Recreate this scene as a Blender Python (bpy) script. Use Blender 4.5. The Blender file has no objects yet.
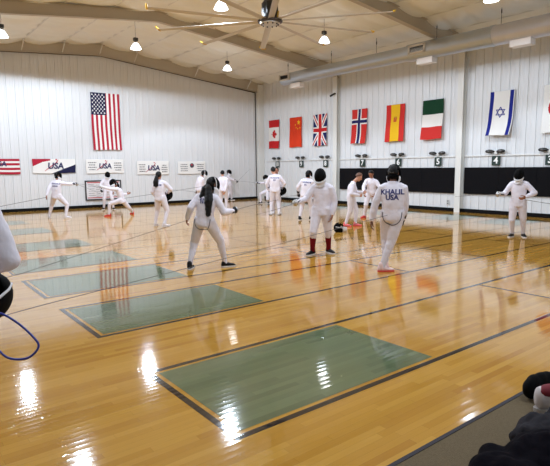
import bpy, bmesh, math, random
from mathutils import Vector, Matrix, Quaternion, noise
from mathutils.bvhtree import BVHTree

scene = bpy.context.scene
COL = scene.collection

# ------------------------------------------------------------------ camera, light, exposure
CAM_H = 1.65
def setup_camera():
    f, pitch, yaw, roll = 513.04, .12725, .66113, -.00991
    F = Vector((math.sin(yaw)*math.cos(pitch), math.cos(yaw)*math.cos(pitch), -math.sin(pitch)))
    R = Vector((math.cos(yaw), -math.sin(yaw), 0)); U = R.cross(F)
    R, U = R*math.cos(roll)+U*math.sin(roll), -R*math.sin(roll)+U*math.cos(roll)
    cd = bpy.data.cameras.new('camera'); co = bpy.data.objects.new('camera', cd); COL.objects.link(co)
    cd.sensor_fit = 'HORIZONTAL'; cd.sensor_width = 36; cd.lens = 36*f/550
    cd.clip_start = .05; cd.clip_end = 200
    m = Matrix((R, U, -F)).transposed().to_4x4(); m.translation = Vector((0, 0, CAM_H))
    co.matrix_world = m
    scene.camera = co
setup_camera()
w = bpy.data.worlds.new('world'); scene.world = w; w.use_nodes = True
w.node_tree.nodes['Background'].inputs[0].default_value = (1, .96, .9, 1)
w.node_tree.nodes['Background'].inputs[1].default_value = .02
vs = scene.view_settings
vs.view_transform = 'Standard'; vs.look = 'None'; vs.gamma = 1; vs.use_curve_mapping = False
vs.exposure = EXPOSURE = 0.0
LAMP_POWER = 520.0            # watts of every high-bay lamp
LAMP_COLOR = (.83, .965, 1.14)
LAMP_SPREAD = 177             # the bell's cut-off, degrees
scene.cycles.max_bounces = 8; scene.cycles.diffuse_bounces = 5; scene.cycles.glossy_bounces = 4
scene.cycles.sample_clamp_indirect = 6
scene.cycles.use_denoising = True

# ------------------------------------------------------------------ helpers
def lin(c):
    r = []
    for v in c:
        v = v/255
        r.append(v/12.92 if v <= .04045 else ((v+.055)/1.055)**2.4)
    return (*r, 1)
MATS = {}
def mat(name, rgb, rough=.6, metal=0, bump=0, bscale=20, spec=.5, coat=0, vary=0, vscale=4, emit=None, strength=0, sheen=0, trans=0, aniso=None):
    if name in MATS: return MATS[name]
    m = bpy.data.materials.new(name); m.use_nodes = True; nt = m.node_tree; b = nt.nodes['Principled BSDF']
    c = lin(rgb)
    b.inputs['Base Color'].default_value = c; b.inputs['Roughness'].default_value = rough
    b.inputs['Metallic'].default_value = metal; b.inputs['Specular IOR Level'].default_value = spec
    b.inputs['Coat Weight'].default_value = coat; b.inputs['Sheen Weight'].default_value = sheen
    b.inputs['Transmission Weight'].default_value = trans
    tc = nt.nodes.new('ShaderNodeTexCoord')
    if bump:
        n = nt.nodes.new('ShaderNodeTexNoise'); n.inputs['Scale'].default_value = bscale; n.inputs['Detail'].default_value = 4
        mp = nt.nodes.new('ShaderNodeMapping'); nt.links.new(tc.outputs['Object'], mp.inputs[0])
        if aniso: mp.inputs['Scale'].default_value = aniso
        nt.links.new(mp.outputs[0], n.inputs['Vector'])
        bp = nt.nodes.new('ShaderNodeBump'); bp.inputs['Strength'].default_value = bump; bp.inputs['Distance'].default_value = .02
        nt.links.new(n.outputs['Fac'], bp.inputs['Height']); nt.links.new(bp.outputs[0], b.inputs['Normal'])
    if vary:
        n = nt.nodes.new('ShaderNodeTexNoise'); n.inputs['Scale'].default_value = vscale; n.inputs['Detail'].default_value = 5
        nt.links.new(tc.outputs['Object'], n.inputs['Vector'])
        mx = nt.nodes.new('ShaderNodeMix'); mx.data_type = 'RGBA'
        mx.inputs[6].default_value = tuple(v*(1-vary) for v in c[:3])+(1,); mx.inputs[7].default_value = tuple(min(1, v*(1+vary)) for v in c[:3])+(1,)
        nt.links.new(n.outputs['Fac'], mx.inputs[0]); nt.links.new(mx.outputs[2], b.inputs['Base Color'])
    if emit:
        b.inputs['Emission Color'].default_value = lin(emit); b.inputs['Emission Strength'].default_value = strength
    MATS[name] = m
    return m

def link(name, me, m=None, parent=None, smooth=False, loc=None, rz=None):
    o = bpy.data.objects.new(name, me); COL.objects.link(o)
    if m is not None:
        for q in (m if isinstance(m, (list, tuple)) else [m]): me.materials.append(q)
    if smooth and len(me.polygons): me.polygons.foreach_set('use_smooth', [True]*len(me.polygons))
    if parent: o.parent = parent
    if loc is not None: o.location = loc
    if rz is not None: o.rotation_euler = (0, 0, rz)
    return o
def build(name, bm, m=None, parent=None, smooth=False, loc=None, rz=None):
    me = bpy.data.meshes.new(name); bm.normal_update(); bm.to_mesh(me); bm.free()
    return link(name, me, m, parent, smooth, loc, rz)
def tag(o, label, cat, group=None, kind=None):
    o['label'] = label; o['category'] = cat
    if group: o['group'] = group
    if kind: o['kind'] = kind
    return o
def struct(o, label=None):
    o['kind'] = 'structure'
    if label: o['label'] = label
    return o
def empty(name, loc=(0, 0, 0), rz=0):
    o = bpy.data.objects.new(name, None); COL.objects.link(o); o.location = loc; o.rotation_euler = (0, 0, rz)
    o.empty_display_size = .1
    return o
def copy_tree(o, parent=None):
    c = o.copy(); COL.objects.link(c)
    if parent: c.parent = parent; c.matrix_parent_inverse = o.matrix_parent_inverse.copy()
    for ch in list(o.children): copy_tree(ch, c)
    return c

def box(bm, lo, hi, mi=0):
    (x0, y0, z0), (x1, y1, z1) = lo, hi
    v = [bm.verts.new(p) for p in ((x0,y0,z0),(x1,y0,z0),(x1,y1,z0),(x0,y1,z0),(x0,y0,z1),(x1,y0,z1),(x1,y1,z1),(x0,y1,z1))]
    for f in ((0,3,2,1),(4,5,6,7),(0,1,5,4),(1,2,6,5),(2,3,7,6),(3,0,4,7)):
        bm.faces.new([v[i] for i in f]).material_index = mi
def bevel(bm, w, seg=2):
    bmesh.ops.bevel(bm, geom=bm.edges[:], offset=w, segments=seg, affect='EDGES', profile=.6)
def quad(bm, pts, mi=0):
    f = bm.faces.new([bm.verts.new(p) for p in pts]); f.material_index = mi; return f
def rings(bm, rs, n=16, close=True):
    """rs: list of (centre, axis a, axis b) ellipses joined into one closed shell"""
    rows = []
    for c, a, b in rs:
        c, a, b = Vector(c), Vector(a), Vector(b)
        rows.append([bm.verts.new(c+a*math.cos(2*math.pi*i/n)+b*math.sin(2*math.pi*i/n)) for i in range(n)])
    for p, q in zip(rows, rows[1:]):
        for i in range(n): bm.faces.new((p[i], p[(i+1) % n], q[(i+1) % n], q[i]))
    if close:
        for r, rev in ((rows[0], True), (rows[-1], False)):
            bm.faces.new(r[::-1] if rev else r)
    return rows
def perp(d, hint=None):
    d = Vector(d).normalized()
    h = Vector(hint) if hint is not None else Vector((0, 0, 1))
    if abs(d.dot(h.normalized())) > .95: h = Vector((1, 0, 0)) if abs(d.x) < .9 else Vector((0, 1, 0))
    a = d.cross(h).normalized(); b = a.cross(d).normalized()
    return a, b
def tube(bm, pts, rad, n=12, hint=None, round_ends=True, flat=1.0):
    pts = [Vector(p) for p in pts]
    if not isinstance(rad, (list, tuple)): rad = [rad]*len(pts)
    rs = []; N = len(pts); a = None
    for i, p in enumerate(pts):
        d = (pts[min(i+1, N-1)]-pts[max(i-1, 0)])
        if d.length < 1e-9: d = Vector((0, 0, 1))
        d.normalize()
        if a is not None and (a-d*a.dot(d)).length > 1e-3:
            a = (a-d*a.dot(d)).normalized(); b = a.cross(d).normalized()
        else: a, b = perp(d, hint)
        r = rad[i]
        if round_ends and i == 0:
            for t in (80, 55, 28): 
                tt = math.radians(t); rs.append((p-d*r*math.sin(tt), a*r*math.cos(tt), b*r*flat*math.cos(tt)))
        rs.append((p, a*r, b*r*flat))
        if round_ends and i == N-1:
            for t in (28, 55, 80):
                tt = math.radians(t); rs.append((p+d*r*math.sin(tt), a*r*math.cos(tt), b*r*flat*math.cos(tt)))
    rings(bm, rs, n)
def ellipsoid(bm, c, ax, ay, az, nu=16, nv=10):
    c, ax, ay, az = Vector(c), Vector(ax), Vector(ay), Vector(az)
    rs = []
    for j in range(nv+1):
        t = -math.pi/2+math.pi*(j+.15*(1 if j == 0 else -1 if j == nv else 0))/nv
        rs.append((c+az*math.sin(t), ax*math.cos(t), ay*math.cos(t)))
    rings(bm, rs, nu)
def lathe(bm, prof, n=24, cx=0, cy=0, cz=0, cap=True):
    rows = [[bm.verts.new((cx+r*math.cos(2*math.pi*i/n), cy+r*math.sin(2*math.pi*i/n), cz+z)) for i in range(n)] for r, z in prof]
    for p, q in zip(rows, rows[1:]):
        for i in range(n): bm.faces.new((p[i], p[(i+1) % n], q[(i+1) % n], q[i]))
    if cap:
        bm.faces.new(rows[0][::-1]); bm.faces.new(rows[-1])
def remeshed(bm, voxel, it=3, factor=.5, disp=None):
    """fuse overlapping closed shells into one continuous smooth surface"""
    bmesh.ops.recalc_face_normals(bm, faces=bm.faces[:])
    me = bpy.data.meshes.new('tmp'); bm.to_mesh(me); bm.free()
    o = bpy.data.objects.new('tmp', me); COL.objects.link(o)
    r = o.modifiers.new('r', 'REMESH'); r.mode = 'VOXEL'; r.voxel_size = voxel
    s = o.modifiers.new('s', 'SMOOTH'); s.factor = factor; s.iterations = it
    dg = bpy.context.evaluated_depsgraph_get(); dg.update()
    out = bpy.data.meshes.new_from_object(o.evaluated_get(dg))
    bpy.data.objects.remove(o); bpy.data.meshes.remove(me)
    if disp:
        for v, nn in zip(out.vertices, [v.normal.copy() for v in out.vertices]): v.co = v.co+nn*disp(v.co)
    return out
def text_mesh(txt, size, depth=0.0, subdiv=0, bold=.0):
    c = bpy.data.curves.new('t', 'FONT'); c.body = txt; c.size = size; c.align_x = 'CENTER'; c.align_y = 'CENTER'; c.extrude = depth; c.offset = bold
    c.resolution_u = 3
    o = bpy.data.objects.new('t', c); COL.objects.link(o)
    dg = bpy.context.evaluated_depsgraph_get(); dg.update()
    me = bpy.data.meshes.new_from_object(o.evaluated_get(dg)); bpy.data.objects.remove(o); bpy.data.curves.remove(c)
    if subdiv:
        bm = bmesh.new(); bm.from_mesh(me); bmesh.ops.triangulate(bm, faces=bm.faces[:])
        for _ in range(subdiv):
            bmesh.ops.subdivide_edges(bm, edges=[e for e in bm.edges if e.calc_length() > .012], cuts=1)
            bmesh.ops.triangulate(bm, faces=bm.faces[:])
        bm.to_mesh(me); bm.free()
    return me

# ------------------------------------------------------------------ materials of the room
XW, YW = 16.5, 22.3           # right wall, far wall
XL, YB = -6.0, -4.0           # left wall, back wall (behind the camera)
RIDGE_X, RIDGE_Z, SLOPE = 8.0, 6.92, .1
def roof_z(x): return RIDGE_Z-SLOPE*abs(x-RIDGE_X)
panel = mat('white_wall_panel', (220, 221, 222), rough=.38, spec=.45, bump=.03, bscale=3)
cream = mat('cream_steel_paint', (190, 179, 160), rough=.5, spec=.4)
creamlight = mat('light_cream_steel', (224, 223, 218), rough=.5)
vinyl = mat('white_vinyl_insulation', (240, 239, 231), rough=.55, bump=.35, bscale=5, aniso=(.6, 2.2, 1))
black_trim = mat('black_rubber_base', (14, 14, 15), rough=.8, spec=.15)
darkline = mat('dark_trim', (70, 62, 52), rough=.6)
carpet_m = mat('grey_brown_carpet', (116, 102, 80), rough=1, bump=.6, bscale=220, vary=.22, vscale=60, spec=.1)

def wood_material(name, tint=None, plank=True):
    m = bpy.data.materials.new(name); m.use_nodes = True; nt = m.node_tree; N = nt.nodes; L = nt.links
    b = N['Principled BSDF']
    tc = N.new('ShaderNodeTexCoord'); sep = N.new('ShaderNodeSeparateXYZ'); L.new(tc.outputs['Object'], sep.inputs[0])
    def mth(op, a, bb=None, c=None):
        n = N.new('ShaderNodeMath'); n.operation = op
        for i, v in enumerate((a, bb, c)):
            if v is None: continue
            if isinstance(v, (int, float)): n.inputs[i].default_value = v
            else: L.new(v, n.inputs[i])
        return n.outputs[0]
    W, LEN = .057, .8
    ry = mth('DIVIDE', sep.outputs[1], W); row = mth('FLOOR', ry)
    wn = N.new('ShaderNodeTexWhiteNoise'); wn.noise_dimensions = '1D'; L.new(row, wn.inputs['W'])
    xs = mth('ADD', mth('DIVIDE', sep.outputs[0], LEN), mth('MULTIPLY', wn.outputs['Value'], 7.3))
    cell = mth('FLOOR', xs)
    cb = N.new('ShaderNodeCombineXYZ'); L.new(row, cb.inputs[0]); L.new(cell, cb.inputs[1])
    w2 = N.new('ShaderNodeTexWhiteNoise'); w2.noise_dimensions = '2D'; L.new(cb.outputs[0], w2.inputs['Vector'])
    rp = N.new('ShaderNodeValToRGB'); L.new(w2.outputs['Value'], rp.inputs[0])
    e = rp.color_ramp.elements
    if tint is None:
        cols = [(0, (184, 132, 50)), (.25, (190, 139, 54)), (.6, (197, 147, 61)), (.85, (203, 154, 68)), (1, (178, 124, 45))]
    else:
        cols = [(0, tuple(v*.93 for v in tint)), (.5, tint), (1, tuple(min(255, v*1.06) for v in tint))]
    e[0].position, e[0].color = cols[0][0], lin(cols[0][1]); e[1].position, e[1].color = cols[-1][0], lin(cols[-1][1])
    for p, c in cols[1:-1]:
        q = e.new(p); q.color = lin(c)
    # grain
    mp = N.new('ShaderNodeMapping'); mp.inputs['Scale'].default_value = (1.2, 22, 1); L.new(tc.outputs['Object'], mp.inputs[0])
    gn = N.new('ShaderNodeTexNoise'); gn.inputs['Scale'].default_value = 3; gn.inputs['Detail'].default_value = 4; L.new(mp.outputs[0], gn.inputs['Vector'])
    mx = N.new('ShaderNodeMix'); mx.data_type = 'RGBA'; mx.blend_type = 'MULTIPLY'; mx.inputs[0].default_value = .28 if tint is None else .12
    L.new(rp.outputs[0], mx.inputs[6])
    gr = N.new('ShaderNodeValToRGB'); gr.color_ramp.elements[0].color = (.55, .5, .45, 1); gr.color_ramp.elements[1].color = (1.1, 1.1, 1.1, 1)
    L.new(gn.outputs['Fac'], gr.inputs[0]); L.new(gr.outputs[0], mx.inputs[7])
    # seams between the strips
    fy = mth('FRACT', ry); fx = mth('FRACT', xs)
    seam = mth('MAXIMUM', mth('GREATER_THAN', mth('ABSOLUTE', mth('SUBTRACT', fy, .5)), .485), mth('GREATER_THAN', mth('ABSOLUTE', mth('SUBTRACT', fx, .5)), .4985))
    m2 = N.new('ShaderNodeMix'); m2.data_type = 'RGBA'; m2.blend_type = 'MULTIPLY'
    L.new(mth('MULTIPLY', seam, .35 if tint is None else .2), m2.inputs[0]); L.new(mx.outputs[2], m2.inputs[6]); m2.inputs[7].default_value = (.25, .18, .1, 1)
    L.new(m2.outputs[2], b.inputs['Base Color'])
    # the varnish: strips cup a little and tilt each its own way, so lamps break into streaks
    cup = mth('MULTIPLY', mth('POWER', mth('ABSOLUTE', mth('SUBTRACT', fy, .5)), 2), FLOOR_CUP)
    big = N.new('ShaderNodeTexNoise'); big.inputs['Scale'].default_value = 2.2; big.inputs['Detail'].default_value = 2
    mb = N.new('ShaderNodeMapping'); mb.inputs['Scale'].default_value = (.5, 1.6, 1); L.new(tc.outputs['Object'], mb.inputs[0]); L.new(mb.outputs[0], big.inputs['Vector'])
    h = mth('ADD', cup, mth('MULTIPLY', big.outputs['Fac'], FLOOR_WAVE))
    h = mth('ADD', h, mth('MULTIPLY', w2.outputs['Value'], .00006))
    bp = N.new('ShaderNodeBump'); bp.inputs['Strength'].default_value = 1; bp.inputs['Distance'].default_value = 1
    L.new(h, bp.inputs['Height']); L.new(bp.outputs[0], b.inputs['Normal'])
    b.inputs['Roughness'].default_value = FLOOR_ROUGH; b.inputs['Specular IOR Level'].default_value = 1.0
    MATS[name] = m
    return m
FLOOR_CUP, FLOOR_WAVE, FLOOR_ROUGH = .0007, .0016, .06
maple = wood_material('maple_strip_floor')
green = wood_material('green_floor_paint', (98, 112, 82))
blackpaint = wood_material('black_floor_paint', (34, 33, 36))

# ------------------------------------------------------------------ setting
bm = bmesh.new(); quad(bm, [(XL, 1.72, 0), (XW, 1.72, 0), (XW, YW, 0), (XL, YW, 0)])
struct(build('floor', bm, maple), 'varnished maple strip sports floor')
bm = bmesh.new(); quad(bm, [(XL, YB, .003), (XW, YB, .003), (XW, 1.70, .003), (XL, 1.70, .003)])
struct(build('floor_carpet', bm, carpet_m), 'grey brown carpet strip along the near edge')
bm = bmesh.new(); box(bm, (XL, 1.695, -.01), (XW, 1.722, .006))
struct(build('trim_1', bm, mat('dark_edge_strip', (30, 24, 34), rough=.6, spec=.3)), 'dark edging strip between carpet and wood floor')

# painted pistes: 14 m lanes; green run-back boxes at each end, black lines along both sides
PISTES = [(2.47, 3.82), (4.92, 6.27), (6.92, 8.26), (8.85, 10.2), (11.2, 12.55), (14.25, 15.7), (17.0, 18.4)]
for i, (a, b) in enumerate(PISTES):
    bm = bmesh.new(); g = .035 if i < 3 else .0; lw = .05
    for x0, x1 in ((1.61, 3.71), (13.67, 15.6)):
        left = x0 < 5
        quad(bm, [(x0+(lw+g if left else 0), a+lw+g, .0012), (x1-(0 if left else lw+g), a+lw+g, .0012), (x1-(0 if left else lw+g), b-lw-g, .0012), (x0+(lw+g if left else 0), b-lw-g, .0012)], 0)
    lw2 = lw if i < 3 else .03
    ml = 1
    for y0 in (a, b-lw2): quad(bm, [(1.61, y0, .0014), (15.6, y0, .0014), (15.6, y0+lw2, .0014), (1.61, y0+lw2, .0014)], ml)
    for x0 in (1.61, 15.6-lw2): quad(bm, [(x0, a+lw2, .0014), (x0+lw2, a+lw2, .0014), (x0+lw2, b-lw2, .0014), (x0, b-lw2, .0014)], ml)
    for x0 in (6.53, 8.63, 10.73): quad(bm, [(x0-.02, a+lw2, .0013), (x0+.02, a+lw2, .0013), (x0+.02, b-lw2, .0013), (x0-.02, b-lw2, .0013)], ml)
    struct(build('floor_piste_marking', bm, [green, blackpaint]), 'painted fencing lane with green end boxes and black lines')

def ribbed(axis, fixed, s0, s1, top, sign, z0=0.0):
    """white ribbed liner panel; axis 'x' runs along X at y=fixed, ribs stand out by sign"""
    bm = bmesh.new(); P = []; s = s0; pitch = .305
    while s < s1-.01:
        for ds, d in ((0, 0), (.10, 0), (.112, .006), (.13, .006), (.142, 0), (.205, 0), (.217, .006), (.235, .006), (.247, 0), (.262, .0), (.272, .022), (.294, .022)):
            if s+ds <= s1: P.append((s+ds, d))
        s += pitch
    P.append((s1, 0))
    def pt(s, d, z): return (s, fixed+sign*d, z) if axis == 'x' else (fixed+sign*d, s, z)
    prev = None
    for s, d in P:
        cur = (bm.verts.new(pt(s, d, z0)), bm.verts.new(pt(s, d, top(s))))
        if prev: bm.faces.new((prev[0], cur[0], cur[1], prev[1]))
        prev = cur
    return bm
def far_top(x): return 6.40-.11*(x-8.05) if x > 8.05 else 6.40-.072*(8.05-x)
b = ribbed('x', YW, XL, XW, lambda x: roof_z(x)+.05, -1); struct(build('wall_far', b, panel), 'white ribbed metal wall at the far end')
b = ribbed('y', XW, YB, YW, lambda y: roof_z(XW)+.05, -1); struct(build('wall_right', b, panel), 'white ribbed metal wall along the right side')
b = ribbed('y', XL, YB, YW, lambda y: roof_z(XL)+.05, 1); struct(build('wall_left', b, panel))
b = ribbed('x', YB, XL, XW, lambda x: roof_z(x)+.05, 1); struct(build('wall_back', b, panel))
bm = bmesh.new(); box(bm, (XL, YW-.05, 0), (XW-.05, YW-.023, .12)); struct(build('baseboard_far', bm, black_trim))
bm = bmesh.new(); box(bm, (XW-.05, 6, 0), (XW-.023, YW, .13)); box(bm, (XW-.05, YB, 0), (XW-.023, 6, .13)); struct(build('baseboard_right', bm, black_trim))
# ceiling: vinyl-faced insulation sagging between the purlins, gathered in folds
def ceiling_mesh():
    bm = bmesh.new(); PURL = 1.52
    xs = []; x = XL
    while x < XW: xs.append(x); x += PURL/8
    xs.append(XW); ys = [YB+(YW-YB)*j/300 for j in range(301)]
    rows = []
    for y in ys:
        row = []
        for x in xs:
            t = ((x-RIDGE_X)/PURL) % 1
            s = math.sin(math.pi*t)
            nz = noise.noise((x*.45, y*1.25, 3.1))*.075+noise.noise((x*1.1, y*2.9, 9.7))*.03
            fold = .11*abs(math.sin(math.pi*(y/.78+.35*noise.noise((x*.6, y*.5, 1.7)))))
            row.append(bm.verts.new((x, y, roof_z(x)-.055*s**.6+(nz-fold)*s**.7)))
        rows.append(row)
    for p, q in zip(rows, rows[1:]):
        for i in range(len(xs)-1): bm.faces.new((p[i], q[i], q[i+1], p[i+1]))
    return bm
struct(build('ceiling', ceiling_mesh(), vinyl, smooth=True), 'white vinyl insulation sagging between roof purlins')
bm = bmesh.new(); quad(bm, [(XL-.2, YB-.2, roof_z(XL)+.3), (RIDGE_X, YB-.2, 7.3), (RIDGE_X, YW+.2, 7.3), (XL-.2, YW+.2, roof_z(XL)+.3)]); quad(bm, [(RIDGE_X, YB-.2, 7.3), (XW+.2, YB-.2, roof_z(XW)+.3), (XW+.2, YW+.2, roof_z(XW)+.3), (RIDGE_X, YW+.2, 7.3)])
struct(build('roof', bm, cream))
k = 2
for j in range(-9, 6):
    x = RIDGE_X+1.52*j
    if not XL < x < XW: continue
    bm = bmesh.new(); z = roof_z(x)
    box(bm, (x-.03, YB+.05, z-.05), (x+.03, YW-.06, z-.035))
    struct(build(f'trim_{k}', bm, creamlight), 'roof purlin flange running the length of the hall'); k += 1
# rigid steel frames: tapered rafters and columns
def frame(y, depth=.17, end=False):
    bm = bmesh.new()
    def rafter(x0, x1):
        n = 12
        for (yo, th) in ((0, 'web'), (-depth/2, 'fl')):
            pass
        prev = None
        for i in range(n+1):
            x = x0+(x1-x0)*i/n; t = roof_z(x)-.06
            q = abs(x-RIDGE_X)/8.5
            bz = (far_top(x) if end else t-.34-.16*q**2)
            if end: bz = max(far_top(x), t-.5) if x < XW-.6 else far_top(x)
            cur = (x, t, bz)
            if prev:
                X0, T0, B0 = prev; X1, T1, B1 = cur
                def slab(za0, zb0, za1, zb1, hw):
                    v = [bm.verts.new(p) for p in ((X0, y-hw, zb0), (X1, y-hw, zb1), (X1, y+hw, zb1), (X0, y+hw, zb0), (X0, y-hw, za0), (X1, y-hw, za1), (X1, y+hw, za1), (X0, y+hw, za0))]
                    for f in ((0,3,2,1),(4,5,6,7),(0,1,5,4),(1,2,6,5),(2,3,7,6),(3,0,4,7)): bm.faces.new([v[i] for i in f])
                slab(T0, B0, T1, B1, .01)
                slab(B0+.015, B0, B1+.015, B1, depth/2)
                slab(T0, T0-.015, T1, T1-.015, depth/2)
            prev = cur
    rafter(RIDGE_X, XW-.02); rafter(RIDGE_X, XL+.02)
    return bm
for y in (-1.9, 4.25, 10.4, 16.55): struct(build('roof_beam', frame(y), cream), 'cream tapered steel rafter across the hall')
struct(build('roof_beam', frame(YW-.12, .14, True), cream), 'cream end rafter along the top of the far wall')
for y in (-1.9, 4.25, 10.4, 16.55):
    bm = bmesh.new(); zt = roof_z(XW)-.1; x1 = XW-.02
    box(bm, (x1-.02, y-.11, 0), (x1, y+.11, zt)); box(bm, (x1-.20, y-.11, 0), (x1-.18, y+.11, zt)); box(bm, (x1-.18, y-.008, 0), (x1-.02, y+.008, zt))
    struct(build('steel_column', bm, creamlight), 'cream steel column against the right wall')
bm = bmesh.new(); box(bm, (XW-.34, YW-.26, 0), (XW-.02, YW-.03, 5.9)); struct(build('steel_column', bm, creamlight), 'cream corner column')
# thin dark trim along the top of the far wall panel, and fly braces
bm = bmesh.new(); prev = None
for x in [XL, 0, 4, 8.05, 12, XW-.4]:
    if prev is not None:
        v = [(prev, YW-.045, far_top(prev)-.02), (x, YW-.045, far_top(x)-.02), (x, YW-.045, far_top(x)+.02), (prev, YW-.045, far_top(prev)+.02)]
        w2 = [(p[0], YW-.02, p[2]) for p in v]
        quad(bm, v); quad(bm, [v[3], v[2], w2[2], w2[3]]); quad(bm, [v[1], v[0], w2[0], w2[1]])
    prev = x
box(bm, (XW-.42, YW-.045, 0.12), (XW-.385, YW-.02, far_top(XW-.4)))
struct(build(f'trim_{k}', bm, darkline), 'dark trim edging the far wall panel'); k += 1
for x in (1.9, 3.42, 4.94, 6.46, 7.98, 9.5, 12.5, 15.5):
    bm = bmesh.new(); z = roof_z(x)
    tube(bm, [(x, YW-.62, z-.07), (x, YW-.14, far_top(x)+.06)], .022, 6, round_ends=False)
    struct(build(f'trim_{k}', bm, creamlight), 'short fly brace between purlin and end rafter'); k += 1
# conduit rail on the right wall (bays between columns)
for y0, y1 in ((6.0, 10.27), (10.53, 16.42), (16.68, YW-.4)):
    bm = bmesh.new(); box(bm, (XW-.06, y0, 1.955), (XW-.024, y1, 2.0)); struct(build(f'trim_{k}', bm, mat('white_conduit', (228, 228, 226), rough=.4)), 'white rail running along the right wall'); k += 1
# ------------------------------------------------------------------ high-bay lamps
glow = mat('lamp_lens', (255, 250, 240), rough=.4, emit=(255, 250, 242), strength=14)
bellm = mat('prismatic_bell', (238, 238, 236), rough=.25, emit=(238, 248, 255), strength=5)
dark_metal = mat('dark_housing', (44, 42, 42), rough=.5)
steel = mat('brushed_steel', (150, 148, 146), rough=.35, metal=.9)
def make_lamp():
    t = empty('high_bay_lamp')
    bm = bmesh.new(); box(bm, (-.085, -.07, .30), (.085, .07, .43)); bevel(bm, .012); build('ballast_box', bm, dark_metal, t)
    bm = bmesh.new(); tube(bm, [(0, 0, 0), (0, 0, .3), (.012, 0, .45), (0, 0, .6), (0, 0, 1)], .009, 8, hint=(1, 0, 0), round_ends=False); build('hook_rod', bm, steel, t)
    bm = bmesh.new(); lathe(bm, [(.055, .21), (.062, .25), (.055, .30)], 20); build('neck', bm, steel, t)
    bm = bmesh.new(); lathe(bm, [(.075, .215), (.12, .17), (.165, .10), (.20, .03), (.225, -.02), (.215, -.02), (.19, .03), (.155, .10), (.11, .165), (.07, .205)], 32, cap=False); build('reflector', bm, bellm, t, True)
    bm = bmesh.new(); lathe(bm, [(.19, .02), (.185, .0), (.15, -.02), (.08, -.035), (.02, -.04)], 28); build('lens', bm, glow, t, True)
    ld = bpy.data.lights.new('lamp_light', 'SPOT'); ld.shadow_soft_size = .12; ld.energy = LAMP_POWER; ld.color = LAMP_COLOR; ld.spot_size = math.radians(LAMP_SPREAD); ld.spot_blend = .05
    lo = bpy.data.objects.new('lamp_light', ld); COL.objects.link(lo); lo.parent = t; lo.location = (0, 0, -.17)
    return t
LAMPS = [((7.28, 16.8), 'high bay lamp with glowing bell hanging above and right of the large vertical flag'),
 ((3.41, 17.6), 'high bay lamp cut by the left edge of the photo'),
 ((7.26, 11.45), 'high bay lamp with glowing bell at the top, left beside the ceiling fan hub'),
 ((11.78, 18.2), 'high bay lamp with glowing bell hanging nearest the far right corner'),
 ((11.8, 12.5), 'high bay lamp with glowing bell hanging right of the fan and above the silver duct'),
 ((12.2, 7.05), 'high bay lamp at the top edge, above the near end of the silver duct'),
 ((3.4, 12.0), None), ((3.4, 6.4), None), ((7.6, 6.0), None), ((3.4, .9), None), ((7.6, .9), None)]
lamp0 = make_lamp()
for i, ((x, y), lab) in enumerate(LAMPS):
    o = lamp0 if i == 0 else copy_tree(lamp0)
    o.location = (x, y, 5.62); o.scale = (.8, .8, .8)
    rod = [c for c in o.children if c.name.startswith('hook_rod')][0]
    rod.scale = (1, 1, (roof_z(x)-5.62-.43*.8-.2)/.8)
    rod.location = (0, 0, .43)
    if y < 7 and x < 10:
        l = [c for c in o.children if c.type == 'LIGHT'][0]
        l.data = l.data.copy(); l.data.energy = LAMP_POWER*.6
    if x > 10:      # right-wall row: beams narrowed and weakened to keep the upper wall dim
        l = [c for c in o.children if c.type == 'LIGHT'][0]
        l.data = l.data.copy(); l.data.spot_size = math.radians(136); l.data.spot_blend = .2; l.data.energy = LAMP_POWER*.75
    tag(o, lab or 'high bay lamp hanging above the near part of the hall, out of the photo', 'lamp', 'high bay lamps under the roof')

# ------------------------------------------------------------------ ceiling fan
fan_white = mat('fan_blade_grey', (196, 188, 174), rough=.35, metal=.2)
yellow = mat('yellow_blade_tip', (206, 160, 40), rough=.5)
FX, FY, FZ = 8.0, 10.4, 5.2
fan = tag(empty('ceiling_fan', (FX, FY, FZ)), 'huge ten-bladed ceiling fan with yellow blade tips hung from the rafter', 'fan')
bm = bmesh.new(); lathe(bm, [(.05, -.05), (.20, -.05), (.30, -.03), (.31, .0), (.30, .03), (.12, .05)], 36); build('hub_ring', bm, mat('fan_hub_dark', (58, 48, 42), rough=.4), fan)
bm = bmesh.new(); lathe(bm, [(.03, -.085), (.14, -.08), (.25, -.065), (.25, -.05), (.05, -.05)], 36); hubp = build('hub_plate', bm, mat('fan_hub_plate', (205, 200, 190), rough=.3, metal=.5), fan)
for i in range(10):
    bm = bmesh.new(); a = math.radians(36*i); lathe(bm, [(.018, -.10), (.018, -.06)], 8, .2*math.cos(a), .2*math.sin(a)); build('bolt', bm, dark_metal, hubp)
bm = bmesh.new(); lathe(bm, [(.10, .05), (.17, .10), (.19, .16), (.19, .42), (.15, .48), (.06, .50)], 28)
for i in range(12):
    a = math.radians(30*i); box(bm, (.185*math.cos(a)-.012, .185*math.sin(a)-.012, .16), (.185*math.cos(a)+.012, .185*math.sin(a)+.012, .42))
build('motor', bm, mat('fan_motor_black', (26, 24, 24), rough=.5), fan)
bm = bmesh.new(); tube(bm, [(0, 0, .48), (0, 0, 1.12)], .06, 14, hint=(1, 0, 0), round_ends=False); box(bm, (-.14, -.14, 1.06), (.14, .14, 1.12)); build('drop_pole', bm, dark_metal, fan)
for sx in (-.1, .1):
    bm = bmesh.new(); tube(bm, [(sx, -.17, .05), (sx*1.1, -.19, .2)], .022, 8); build('safety_strap', bm, yellow, fan)
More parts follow.
